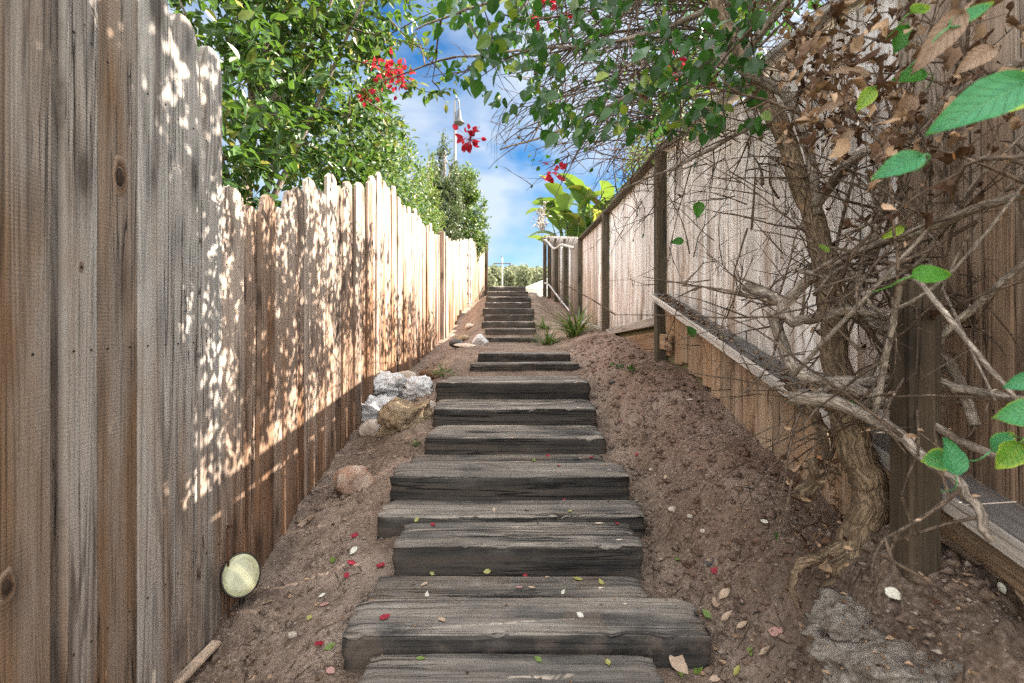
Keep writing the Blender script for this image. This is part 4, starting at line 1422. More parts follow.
def PP(*pts):
    return [P(*p) for p in pts]


limb('trunk', PP((845, 575, 1.50), (858, 540, 1.50), (872, 500, 1.50), (860, 460, 1.52), (848, 425, 1.55), (838, 370, 1.62), (824, 270, 1.70), (806, 195, 1.76), (778, 122, 1.82), (742, 55, 1.92), (716, 0, 2.0), (680, -90, 2.05)), 0.056, 0.021, M['bark'], 18, 0.14, 6)
limb('trunk', PP((800, 500, 1.66), (822, 470, 1.66), (826, 440, 1.66), (810, 410, 1.68), (786, 385, 1.74)), 0.028, 0.014, M['bark'], 14, 0.25)
limb('root', PP((852, 540, 1.50), (822, 556, 1.47), (800, 566, 1.47), (792, 584, 1.46), (800, 610, 1.44)), 0.018, 0.007, M['bark'], 12, 0.3)
limb('root', PP((862, 552, 1.49), (846, 578, 1.47), (822, 588, 1.48)), 0.018, 0.008, M['bark'], 12, 0.3)
limb('branch', PP((746, 287, 1.75), (777, 298, 1.62), (790, 320, 1.55), (812, 318, 1.52), (851, 311, 1.48), (892, 318, 1.45), (930, 336, 1.4)), 0.017, 0.013, M['branch'])
limb('branch', PP((781, 306, 1.6), (812, 276, 1.52), (856, 254, 1.42), (908, 234, 1.3), (987, 206, 1.15), (1040, 188, 1.05)), 0.017, 0.008, M['branch'])
limb('branch', PP((772, 312, 1.62), (790, 364, 1.55), (816, 379, 1.5), (869, 381, 1.45), (913, 377, 1.38), (970, 390, 1.3), (1034, 402, 1.22)), 0.018, 0.010, M['branch'])
limb('branch', PP((840, 300, 1.64), (869, 324, 1.56), (908, 333, 1.45), (952, 368, 1.36), (975, 425, 1.3)), 0.021, 0.012, M['branch'])
limb('branch', PP((789, 398, 1.5), (833, 402, 1.42), (891, 429, 1.3), (926, 460, 1.2), (962, 486, 1.12), (993, 541, 1.05)), 0.021, 0.008, M['branch'], label='grey dead branch with a broken end hanging to the right')
limb('branch', PP((800, 395, 1.55), (842, 385, 1.46), (900, 410, 1.36), (960, 440, 1.25), (1040, 470, 1.12)), 0.016, 0.008, M['branch'])
limb('branch', PP((705, 47, 1.95), (760, 80, 1.84), (789, 99, 1.8), (811, 164, 1.74), (818, 215, 1.7)), 0.020, 0.014, M['branch'])
limb('branch', PP((742, 55, 1.92), (770, 20, 1.8), (800, -10, 1.7), (850, -60, 1.6)), 0.018, 0.010, M['branch'])
limb('branch', PP((812, 210, 1.73), (850, 160, 1.55), (900, 140, 1.38), (960, 90, 1.25), (1030, 60, 1.1)), 0.016, 0.008, M['branch'])
limb('branch', PP((830, 330, 1.66), (868, 250, 1.55), (890, 160, 1.5), (905, 60, 1.45), (900, -40, 1.4)), 0.015, 0.008, M['branch'])
limb('branch', PP((848, 420, 1.56), (900, 380, 1.42), (960, 320, 1.28), (1040, 250, 1.1)), 0.014, 0.007, M['branch'])
limb('branch', PP((770, 110, 1.84), (742, 130, 2.0), (690, 160, 2.4), (620, 190, 2.8)), 0.014, 0.004, M['branch'])
limb('branch', PP((735, 40, 1.94), (690, 70, 2.1), (630, 95, 2.3), (560, 130, 2.5), (500, 150, 2.6)), 0.014, 0.004, M['branch'])
limb('branch', PP((718, 4, 2.0), (660, 30, 2.1), (590, 45, 2.2), (520, 50, 2.25), (440, 60, 2.3)), 0.012, 0.003, M['branch'])
limb('branch', PP((700, -40, 2.02), (640, -30, 2.1), (560, -10, 2.1), (480, 5, 2.0), (415, 30, 1.9)), 0.012, 0.003, M['branch'])
limb('branch', PP((810, 460, 1.6), (822, 480, 1.58), (838, 470, 1.56)), 0.02, 0.014, M['bark'])

# medium stems arching across the near fence
for k in range(11):
    y0 = rv.uniform(1.15, 1.7)
    a = P(rv.uniform(790, 880), rv.uniform(250, 430), y0 + 0.2)
    b = P(rv.uniform(880, 960), rv.uniform(120, 400), y0)
    c_ = P(rv.uniform(960, 1060), rv.uniform(60, 430), max(0.85, y0 - 0.3))
    mid = a.lerp(b, 0.5) + Vector((0, 0, rv.uniform(-0.06, 0.09)))
    for q in (a, mid, b, c_):
        q.x = min(q.x, 1.14)
    rr = rv.uniform(0.005, 0.0095)
    b = b + Vector((0, 0, rv.uniform(-0.08, 0.08)))
    limb('branch', [a, mid, b, b.lerp(c_, 0.5) + Vector((0, 0, rv.uniform(-0.07, 0.1))), c_], rr, rr * 0.4, M['branch'], 8)

# dry twigs
TW = MB()
LEAF_AT, DEAD_AT, BRACT_AT = [], [], []


def grow(p, d, length, r, depth, droop=0.25, leafy=0.0, dead=0.0, wander=0.25, xlim=1.17, xmin=-9.0, seg=0.065):
    p = Vector(p)
    wander *= 0.75
    r *= 1.25 if depth > 0 else 1.1
    d = Vector(d).normalized()
    pts, rad = [p.copy()], [r]
    n = max(3, int(length / seg))
    col = (rv.uniform(0, 1), 0, 0)
    for i in range(n):
        d = (d + Vector(rv.normal(size=3)) * wander * 0.5 + Vector((0, 0, -droop * 0.12))).normalized()
        if p.x > xlim and p.z < CZ + rtop(p.y) + 0.05 and d.x > 0:
            d.x *= -0.4
        if p.y < 0.80 and d.y < 0:
            d.y *= -0.5
        if p.x < xmin and d.x < 0:
            d.x *= 0.2
        p = p + d * (length / n)
        if xmin > -5 and p.z < CZ + 0.95 + 0.15 * rv.rand():
            break
        pts.append(p.copy())
        rad.append(r * (1 - 0.75 * (i + 1) / n))
        if depth > 0 and rv.rand() < 0.36:
            sd = (d + Vector(rv.normal(size=3)) * 0.75).normalized()
            grow(p, sd, length * rv.uniform(0.2, 0.5), r * 0.55, depth - 1, droop, leafy, dead, wander * 1.35, xlim, xmin, seg)
        if rv.rand() < leafy * (0.3 + 0.9 * i / n):
            LEAF_AT.append((p.copy(), (d + Vector(rv.normal(size=3)) * 0.8)))
        if rv.rand() < dead:
            DEAD_AT.append((p.copy(), Vector(rv.normal(size=3)) + Vector((0, 0, -0.8))))
    if len(pts) < 3:
        return
    tube(TW, pts, rad, 4 if r < 0.003 else 5, col, cid=rv.uniform(0, 99), cap=False)


# off the limbs
for path, rad in BR:
    for i in range(2, len(path)):
        p = path[i]
        if p.z < CZ - 0.42:
            continue
        if rv.rand() < (0.27 if max(rad) < 0.027 or p.z > CZ + 0.25 else 0.06):
            grow(p, Vector((rv.normal() * 0.8 - 0.25, rv.normal() * 0.8, rv.normal() * 0.8)), rv.uniform(0.2, 0.6), rv.uniform(0.0022, 0.0045), 2, 0.2, 0.006, 0.01)
# canes arching from the tangle on the fence top out over the path
for k in range(95):
    y = rv.uniform(1.9, 4.4)
    s = Vector((rv.uniform(0.9, 1.5), y, CZ + rv.uniform(1.25, 2.0)))
    reach = rv.uniform(0.7, 1.6) * (1.0 if y < 3.6 else 0.75)
    grow(s, Vector((-1, rv.uniform(-0.4, 0.25), rv.uniform(-0.05, 0.55))), reach, rv.uniform(0.003, 0.006), 2, 0.6, 0.035, 0.005, 0.26, xmin=-0.12)
# the tangle itself, above and just in front of the fence top
for k in range(330):
    y = rv.uniform(1.7, 5.0)
    s = Vector((rv.uniform(0.75, 1.8), y, CZ + rv.uniform(0.95, 2.25)))
    grow(s, rv.normal(size=3) + np.array([-0.5, -0.2, -0.05]), rv.uniform(0.25, 0.75), rv.uniform(0.002, 0.005), 2, 0.3, 0.008, 0.012, 0.4)
# thick growth close by on the right, over and behind the near fence
for k in range(75):
    y = rv.uniform(0.95, 1.95)
    s = Vector((rv.uniform(0.82, 1.9), y, CZ + rv.uniform(0.45, 2.6)))
    if s.x > 1.15 and s.z < CZ + 1.1:
        s.x = rv.uniform(0.82, 1.12)
    grow(s, rv.normal(size=3) + np.array([-0.3, 0.1, 0]), rv.uniform(0.25, 0.7), rv.uniform(0.002, 0.0055), 2, 0.3, 0.006, 0.03, 0.4)
# thin twigs hanging before the boards
for k in range(34):
    y = rv.uniform(1.1, 2.9)
    s = Vector((rv.uniform(0.85, 1.12), y, CZ + rv.uniform(-0.12, 0.9)))
    grow(s, rv.normal(size=3) * np.array([0.6, 1, 1]) + np.array([-0.1, 0.2, 0]), rv.uniform(0.25, 0.6), rv.uniform(0.0018, 0.0042), 2, 0.2, 0.0012, 0.010, 0.36)
# a few long twigs on the soil slope
for (px, py) in ((800, 500), (760, 400), (730, 395), (820, 530), (700, 350)):
    l, _ = hit(px, py)
    grow(l + Vector((0, 0, 0.03)), Vector((-1, -0.6, 0.02)), 0.3, 0.0024, 1, 0.0, 0, 0, 0.2)
t_ = TW.build('twig_tangle', M['twig'], VINE)
t_['kind'] = 'stuff'

# green leaves of the vine
FL = MB()
extra = []
for k in range(2700):                                # leafy ends hanging over the path against the sky
    y = rv.uniform(1.4, 3.0)
    px, py = 435 + 330 * rv.rand() ** 0.9, rv.uniform(-40, 135)
    if py > 40 + (px - 440) * 0.75 + 25 or N(px * 0.028, py * 0.028, 4.4) < -0.12:
        continue
    extra.append((P(px, py, y), Vector(rv.normal(size=3)) + Vector((-0.4, 0, -0.7))))
pos = np.array([tuple(a) for a, _ in LEAF_AT + extra])
dd = np.array([tuple(b) for _, b in LEAF_AT + extra]) + np.array([0, 0, -0.45])
m = len(pos)
nr = unit(rv.normal(size=(m, 3)) * 0.7 + np.array([0.1, -0.4, 0.7]))
Ls = rv.uniform(0.026, 0.058, m)
leaves(FL, pos, dd, nr, Ls, Ls * rv.uniform(0.62, 0.85, m), np.stack([rv.uniform(0, 1, m), rv.uniform(0, 1, m) ** 2.6, np.zeros(m)], 1), 0.12, 0.2)
for k in range(len(extra)):                         # each on its own small stalk
    p, d = extra[k]
o_ = FL.build('foliage', M['leaf_vine'], VINE, smooth=False)
o_['kind'] = 'stuff'

# the leafy top of the vine, heaped over and behind the fence on the sunny side
CP = MB()
leaf_cloud(CP, [(1.75, 0.55, CZ + 2.05, 0.75, 0.95, 0.85, 2.6), (1.55, 1.35, CZ + 2.0, 0.60, 0.70, 0.80, 6.0), (1.65, 1.10, CZ + 2.9, 0.6, 0.75, 0.5, 3.6), (1.70, 2.2, CZ + 2.25, 0.55, 0.6, 0.5, 0.9), (1.75, 2.9, CZ + 2.3, 0.5, 0.6, 0.40, 0.7),
                (1.75, 3.4, CZ + 2.55, 0.55, 0.8, 0.40, 0.62), (1.85, 4.5, CZ + 2.55, 0.5, 0.8, 0.40, 0.5), (1.1, 1.2, CZ + 1.75, 0.5, 0.6, 0.4, 0.9), (1.65, 2.05, CZ + 2.95, 0.5, 0.32, 0.42, 2.6), (2.0, 5.6, CZ + 2.3, 0.5, 0.7, 0.5, 0.45)], 29000, 0.064, rv, 0.75, 0.4, 0.05, 7, None, True, 0.12, 0.75)
o_ = CP.build('foliage', M['leaf_vine'], VINE, smooth=False)
o_['kind'] = 'stuff'

# curled dead leaves caught in the near tangle
DL = MB()
for k in range(1500):
    y = rv.uniform(1.0, 1.8)
    px, py = rv.uniform(780, 1060), rv.normal(90, 62)
    if (px < 870 and py > 160) or N(px * 0.035, py * 0.035, y * 3) < -0.05:
        continue
    p = P(px, py, y)
    if p.x > 1.16 and p.z < CZ + 1.05:
        p.x = rv.uniform(0.9, 1.15)
    DEAD_AT.append((p, Vector(rv.normal(size=3)) + Vector((0, 0, -0.6))))
for k in range(420):                                # litter trapped at the vine's foot and on the shelf
    y = rv.uniform(1.8, 4.0)
    DEAD_AT.append((Vector((rv.uniform(1.12, 1.2), y, CZ + shelf_z(y) + rv.uniform(0.0, 0.012))), Vector((rv.normal(), rv.normal(), 0.1))))
for k in range(130):
    px, py = rv.uniform(795, 840), rv.uniform(455, 560)
    l, _ = hit(px, py)
    if l.y < 2.2:
        DEAD_AT.append((l + Vector((rv.uniform(-.04, .04), -rv.uniform(0.0, 0.05), rv.uniform(0, 0.05))), Vector(rv.normal(size=3))))
pos = np.array([tuple(a) for a, _ in DEAD_AT])
dd = np.array([tuple(b) for _, b in DEAD_AT])
m = len(pos)
nr = unit(rv.normal(size=(m, 3)) + np.array([-0.2, -0.5, 0.2]))
small = (pos[:, 2] < CZ + 0.25)
Ls = rv.uniform(0.014, 0.036, m) * np.where(small, 0.75, 1.0) * np.where(rv.rand(m) < 0.12, 1.5, 1.0)
rc = np.stack([rv.uniform(0, 1, m) ** 2.6, np.zeros(m), np.zeros(m)], 1)
Wd = Ls * rv.uniform(0.35, 0.8, m)
grp = rv.randint(0, 6, m)
for g_ in range(6):
    k_ = grp == g_
    leaves(DL, pos[k_], dd[k_], nr[k_], Ls[k_], Wd[k_], rc[k_], (0.7, -0.5, 0.35, 0.9, -0.2, 0.55)[g_], (0.5, -0.4, 0.7, 0.1, 0.9, -0.7)[g_], crumple=0.085)
o_ = DL.build('dead_leaves', M['leaf_dead'], VINE, smooth=True)
o_['kind'] = 'stuff'


def veined(src, name):
    m = NT(name)
    r = m.sep(m.attr('rnd').outputs['Color'])
    b = m.attr('bco').outputs['Vector']
    x = m.n('ShaderNodeSeparateXYZ', Vector=b).outputs
    aq = m.math('ABSOLUTE', x[0])
    side = m.math('SUBTRACT', m.math('MULTIPLY', x[1], 8.0), m.math('MULTIPLY', aq, 2.2))
    side = m.math('ABSOLUTE', m.math('SUBTRACT', m.math('FRACT', side), 0.5))
    vein = m.math('MAXIMUM', m.g(side, 0.06, 0.0), m.g(aq, 0.07, 0.02))
    c1, c2, tr, ed, vc = src
    blot = m.noise(m.mapping(b, (3, 7, 1)), 1.0, 5, 0.65)
    col = m.mix(r[0], c1, c2)
    col = m.mix(m.math('MULTIPLY', m.g(blot, 0.40, 0.62), 0.45), col, tuple(v * 0.55 for v in c1))
    col = m.mix(m.g(m.math('ADD', r[1], m.math('MULTIPLY', m.math('SUBTRACT', blot, 0.5), 0.5)), 0.6, 0.95), col, ed)
    col = m.mix(m.math('MULTIPLY', vein, 0.5), col, vc)
    spot = m.g(m.noise(m.mapping(b, (9, 20, 1)), 1.0, 2), 0.68, 0.72)
    col = m.mix(spot, col, (0.16, 0.10, 0.05))
    h = m.math('ADD', m.math('MULTIPLY', vein, -1.0), m.math('MULTIPLY', blot, 0.6))
    return m.bsdf(col, m.g(blot, 0.3, 0.7, 0.36, 0.6), m.bump(h, 0.0012, 1.0), 0.35, translucent=m.mix(0.5, col, tr), tmix=0.3)


VEINED = {'close_vine_leaf': veined(((0.05, 0.24, 0.11), (0.10, 0.32, 0.07), (0.2, 0.6, 0.08), (0.50, 0.58, 0.08), (0.18, 0.42, 0.20)), 'veined_close_leaf'),
          'vine_leaf': veined(((0.03, 0.15, 0.02), (0.08, 0.26, 0.03), (0.16, 0.5, 0.03), (0.32, 0.42, 0.05), (0.16, 0.34, 0.08)), 'veined_vine_leaf'),
          'dead_leaf': veined(((0.17, 0.095, 0.06), (0.36, 0.25, 0.17), (0.3, 0.16, 0.08), (0.3, 0.2, 0.1), (0.42, 0.30, 0.21)), 'veined_dead_leaf')}


def big_leaf(px, py, Y, length, width, ang, tilt, mat, name='leaf', label=None, curl=0.15, seed=0, rnd=(0.5, 0.3, 0), roll=0.0, parent=VINE):
    """A single close leaf with a gridded blade, wavy edge, midrib crease and short stalk; ang is its direction on the picture, degrees."""
    nu, nv = 14, 9
    c = P(px, py, Y)
    a = math.radians(ang)
    d = Vector((math.cos(a), math.sin(tilt), math.sin(a))).normalized()
    up = Vector((0, -1, 0.45))
    s = d.cross(up).normalized()
    u = s.cross(d).normalized()
    s, u = s * math.cos(roll) + u * math.sin(roll), u * math.cos(roll) - s * math.sin(roll)
    V, Cc = [], []
    for i in range(nu + 1):
        t = i / nu
        w = width * 0.5 * (math.sin(math.pi * t ** 0.72) ** 0.8) * (1 - 0.25 * t) + 0.0006
        for j in range(nv):
            q = j / (nv - 1) * 2 - 1
            rip = 0.05 * width * N(t * 5 + seed, q * 1.5, seed) * abs(q)
            h = 0.16 * width * q * q + rip - curl * length * (t - 0.4) ** 2
            e = w * q * (1 + 0.07 * N(t * 9, seed, q))
            V.append(c + d * (length * (t - 0.5)) + s * e + u * h)
            Cc.append((rnd[0] + 0.25 * N(t * 3, q * 3, seed), min(1, rnd[1] + (0.55 * max(0, t - 0.75) * 4 * rnd[1]) + 0.5 * rnd[1] * (abs(q) > 0.8)), 0))
    Fc = [[i * nv + j, i * nv + j + 1, (i + 1) * nv + j + 1, (i + 1) * nv + j] for i in range(nu) for j in range(nv - 1)]
    mb = MB()
    mb.add([tuple(v) for v in V], Fc, np.clip(np.array(Cc), 0, 1), np.array([(j / (nv - 1) * 2 - 1, i / nu, seed) for i in range(nu + 1) for j in range(nv)]))
    st = c - d * length * 0.5
    tube(mb, smooth_path([st + d * length * 0.02, st - d * length * 0.2 + Vector((0, 0.004, -0.004)), st - d * length * 0.32 + Vector((0.004, 0.02, -0.012)), st - d * length * 0.45 + Vector((0.01, 0.06, -0.02))], 3), 0.0013, 5, (0.5, 0.2, 0))
    o = mb.build(name, VEINED.get(mat.name, mat), parent)
    if label:
        o['label'] = label
    return o


big_leaf(978, 107, 0.60, 0.118, 0.055, 208, 0.2, M['leaf_big'], label='largest blue-green leaf, close to the lens', seed=1, rnd=(0.1, 0.35, 0))
big_leaf(1012, 98, 0.66, 0.085, 0.055, 215, 0.1, M['leaf_big'], seed=2, rnd=(0.9, 0.75, 0))
big_leaf(897, 167, 0.68, 0.088, 0.034, 205, -0.2, M['leaf_big'], seed=3, rnd=(0.1, 0.45, 0))
big_leaf(932, 275, 0.85, 0.077, 0.036, 5, 0.1, M['leaf_vine'], seed=4, rnd=(0.9, 0.45, 0), curl=0.3)
big_leaf(950, 456, 0.95, 0.068, 0.052, 100, 0.2, M['leaf_big'], seed=5, rnd=(0.2, 0.2, 0))
big_leaf(935, 460, 0.97, 0.05, 0.045, 190, 0.2, M['leaf_big'], seed=6, rnd=(0.6, 0.6, 0))
big_leaf(1008, 455, 0.90, 0.06, 0.05, 240, 0.3, M['leaf_vine'], seed=7, rnd=(0.8, 0.7, 0))
big_leaf(1018, 415, 0.80, 0.07, 0.05, 190, 0.2, M['leaf_big'], seed=8, rnd=(0.4, 0.5, 0))
big_leaf(1020, 383, 0.82, 0.05, 0.03, 200, 0.2, M['leaf_big'], seed=9, rnd=(0.1, 0.2, 0))
big_leaf(1002, 442, 0.92, 0.06, 0.04, 30, 0.2, M['leaf_big'], seed=19, rnd=(0.3, 0.5, 0))
big_leaf(865, 100, 1.15, 0.062, 0.036, 235, 0.1, M['leaf_vine'], seed=10, rnd=(0.9, 0.8, 0))
big_leaf(908, 78, 1.2, 0.075, 0.05, 190, 0.2, M['leaf_vine'], seed=11, rnd=(0.3, 0.3, 0))
big_leaf(900, 40, 1.2, 0.065, 0.05, 250, 0.2, M['leaf_vine'], seed=12, rnd=(0.2, 0.2, 0))
big_leaf(920, 10, 1.1, 0.055, 0.035, 20, 0.2, M['leaf_vine'], seed=13, rnd=(0.8, 0.7, 0))
big_leaf(972, 14, 0.72, 0.085, 0.022, 30, 0.1, M['leaf_big'], seed=14, rnd=(0.3, 0.5, 0))
big_leaf(892, 233, 1.3, 0.06, 0.03, 210, 0.1, M['leaf_vine'], seed=15, rnd=(0.9, 0.9, 0))
big_leaf(698, 210, 2.0, 0.062, 0.05, 265, 0.1, M['leaf_vine'], seed=16, rnd=(0.8, 0.3, 0))
big_leaf(677, 242, 2.2, 0.055, 0.04, 190, 0.1, M['leaf_vine'], seed=17, rnd=(0.2, 0.1, 0))
big_leaf(848, 407, 1.4, 0.045, 0.03, 190, 0.1, M['leaf_vine'], seed=18, rnd=(0.5, 0.1, 0))
big_leaf(938, 42, 0.72, 0.105, 0.038, 232, 0.1, M['leaf_dead'], 'dead_leaf', 'long brown speckled dead leaf, close to the lens', 0.2, 21, (0.55, 0, 0))
big_leaf(975, 60, 0.95, 0.08, 0.04, 215, 0.1, M['leaf_dead'], 'dead_leaf', None, 0.3, 22, (0.95, 0, 0))
big_leaf(850, 72, 1.25, 0.10, 0.035, 170, 0.1, M['leaf_dead'], 'dead_leaf', None, 0.4, 23, (0.9, 0, 0))
big_leaf(832, 105, 1.3, 0.09, 0.03, 205, 0.1, M['leaf_dead'], 'dead_leaf', None, 0.5, 24, (0.7, 0, 0))
big_leaf(905, 110, 1.15, 0.075, 0.045, 260, 0.3, M['leaf_dead'], 'dead_leaf', None, 0.6, 25, (0.6, 0, 0))
big_leaf(882, 145, 1.2, 0.07, 0.045, 240, 0.3, M['leaf_dead'], 'dead_leaf', None, 0.6, 26, (0.5, 0, 0))
big_leaf(842, 140, 1.3, 0.07, 0.04, 250, 0.3, M['leaf_dead'], 'dead_leaf', None, 0.5, 27, (0.85, 0, 0))


def bracts(px, py, Y, rad, n, parent, name='bract_cluster', pale=0.0):
    mb = MB()
    c = np.array(tuple(P(px, py, Y)))
    pos = c + rv.normal(size=(n, 3)) * rad
    d = unit(pos - c + np.array([0, 0, -0.01]) + rv.normal(size=(n, 3)) * rad * 0.6)
    L_ = rv.uniform(0.028, 0.044, n)
    leaves(mb, pos, d, unit(rv.normal(size=(n, 3)) + np.array([0, -0.7, 0.3])), L_, L_ * 0.75, np.stack([rv.uniform(pale, 1, n), np.zeros(n), np.zeros(n)], 1), 0.2, 0.1)
    for k in range(n):
        tube(mb, [c, (c + pos[k]) / 2 + rv.normal(size=3) * 0.002, pos[k] + unit(d[k]) * 0.004], 0.0009, 3, (0.0, 0, 0), cap=False)
    for k in range(3):
        tube(mb, [c, c + np.array([0.02, 0.0, 0.03]), c + np.array([0.05, 0.0, 0.07])], 0.0012, 4, (0.0, 0, 0))
    return mb.build(name, M['bract'], parent, smooth=False)


bracts(470, 140, 2.6, 0.026, 36, VINE)
bracts(556, 171, 2.7, 0.02, 12, VINE)
bracts(546, 176, 2.75, 0.014, 7, VINE)
bracts(543, 6, 2.1, 0.03, 16, VINE, pale=0.7)
bracts(533, 22, 2.1, 0.02, 7, VINE, pale=0.7)
bracts(676, 68, 2.2, 0.02, 9, VINE, pale=0.7)
SHRUB = bpy.data.objects['shrub']
bracts(398, 77, 3.3, 0.04, 60, SHRUB)
bracts(383, 72, 3.3, 0.03, 14, SHRUB)
bracts(366, 96, 3.3, 0.025, 14, SHRUB)
bracts(376, 60, 3.35, 0.02, 8, SHRUB)

# leafy shoots of the shrub reaching across the sky
SH = MB()
SL = MB()
sp, sd_ = [], []
for ctrl in (PP((330, 20, 3.5), (380, 35, 3.4), (420, 18, 3.2), (455, 2, 3.1)), PP((350, 60, 3.5), (395, 70, 3.4), (412, 85, 3.3), (428, 92, 3.2), (452, 88, 3.1)),
             PP((300, -10, 3.4), (370, -5, 3.3), (430, -12, 3.2), (470, 8, 3.1)), PP((390, 20, 3.3), (415, 45, 3.2), (435, 50, 3.1)), PP((365, 100, 3.6), (395, 120, 3.5), (410, 140, 3.5))):
    path = smooth_path(ctrl, 6)
    tube(SH, path, np.linspace(0.006, 0.0015, len(path)), 5, (0.3, 0, 0), cid=len(sp), cap=False)
    for p in path[4:]:
        for _ in range(rv.randint(1, 7)):
            sp.append(np.array(tuple(p)) + rv.normal(size=3) * 0.03)
            sd_.append(rv.normal(size=3) + np.array([0.2, 0, -0.3]))
m = len(sp)
Ls = rv.uniform(0.045, 0.07, m)
leaves(SL, np.array(sp), np.array(sd_), unit(rv.normal(size=(m, 3)) * 0.6 + np.array([0, -.4, .8])), Ls, Ls * 0.5, np.stack([rv.uniform(0.3, 1, m), rv.uniform(0, 1, m), np.zeros(m)], 1))
b_ = SH.build('shoot', M['twig'], SHRUB)
f_ = SL.build('shoot_leaves', M['leaf_shrub'], b_, smooth=False)


# ------------------------------------------------------------------ small plants on the right bank
def strap_plant(name, label, loc, n, L, seed, spread=0.9, width=0.016):
    rs = np.random.RandomState(seed)
    mb = MB()
    base = np.array(loc)
    for k in range(n):
        az = rs.uniform(0, 2 * math.pi)
        el = rs.uniform(0.55, 1.4)
        ln = L * rs.uniform(0.55, 1.15)
        d = np.array([math.cos(az) * math.cos(el), math.sin(az) * math.cos(el), math.sin(el)])
        s = np.array([-math.sin(az), math.cos(az), 0])
        p = base + np.array([rs.normal() * 0.04, rs.normal() * 0.04, -0.02])
        V = []
        for i in range(8):
            t = i / 7
            w = width * 0.5 * (1 - t ** 2.5) * rs.uniform(0.95, 1.05) + 0.0006
            V += [p - s * w, p + np.array([0, 0, -w * 0.4]), p + s * w]
            p = p + d * ln / 7
            d = d + np.array([math.cos(az) * 0.05, math.sin(az) * 0.05, -0.17 * spread])
            d /= np.linalg.norm(d)
        Fc = []
        for i in range(7):
            Fc += [[i * 3, i * 3 + 1, i * 3 + 4, i * 3 + 3], [i * 3 + 1, i * 3 + 2, i * 3 + 5, i * 3 + 4]]
        mb.add(np.array(V), Fc, (rs.uniform(0, 1), rs.uniform(0, 1) ** 2, 0))
    o = mb.build(name, M['leaf_strap'], None, True, origin=loc)
    return tag(o, label, 'plant')


strap_plant('strap_leaved_plant', 'tall clump of arching strap leaves at the right fence post', (0.84, 6.75, ground(0.84, 6.75)), 70, 0.62, 5, 0.9, 0.026)
strap_plant('strap_leaved_plant', 'lower grassy clump left of the tall strap-leaved one, beside the upper flight', (0.52, 7.0, ground(0.52, 7.0)), 45, 0.36, 6, 1.2, 0.018)
strap_plant('strap_leaved_plant', 'small tuft of narrow leaves on the bank by the upper sleepers', (0.50, 7.9, ground(0.50, 7.9)), 30, 0.30, 8, 1.2, 0.018)


def sprig(label, px, py, n, L, seed, mat='leaf_vine', spread=0.03):
    rs = np.random.RandomState(seed)
    l, _ = hit(px, py)
    mb = MB()
    pos = np.array(tuple(l)) + rs.normal(size=(n, 3)) * spread * np.array([1, 1, 0.4]) + np.array([0, 0, spread * 0.8])
    d = unit(pos - np.array(tuple(l))) + np.array([0, 0, 0.3])
    Ls = rs.uniform(0.7, 1.2, n) * L
    leaves(mb, pos, d, unit(rs.normal(size=(n, 3)) * 0.4 + np.array([0, -0.3, 1])), Ls, Ls * 0.55, np.stack([rs.uniform(0.5, 1, n), rs.uniform(0, 0.9, n), np.zeros(n)], 1))
    for k in range(n):
        tube(mb, [tuple(l), tuple((np.array(tuple(l)) + pos[k]) / 2 + np.array([0, 0, 0.004])), tuple(pos[k])], 0.0012, 4, (0.6, 0.4, 0), cap=False)
    o = mb.build('weed', M[mat], None, False, origin=tuple(l))
    return tag(o, label, 'weed')


sprig('bright green weed seedling alone on the soil slope below the dark post', 633, 374, 12, 0.055, 3)
sprig('yellowish weed on the slope beside the bright green seedling', 617, 369, 8, 0.04, 4)
sprig('small pale green weed at the end of the log above the rock heap', 443, 377, 26, 0.035, 5, 'leaf_strap', 0.05)
sprig('pale moss-like weed at the sleeper end below the tan boulder', 416, 447, 20, 0.016, 6, 'leaf_strap', 0.025)
sprig('low weed on the soil beside the first rusty-fronted sleeper of the upper flight', 545, 345, 20, 0.05, 7, 'leaf_strap', 0.07)


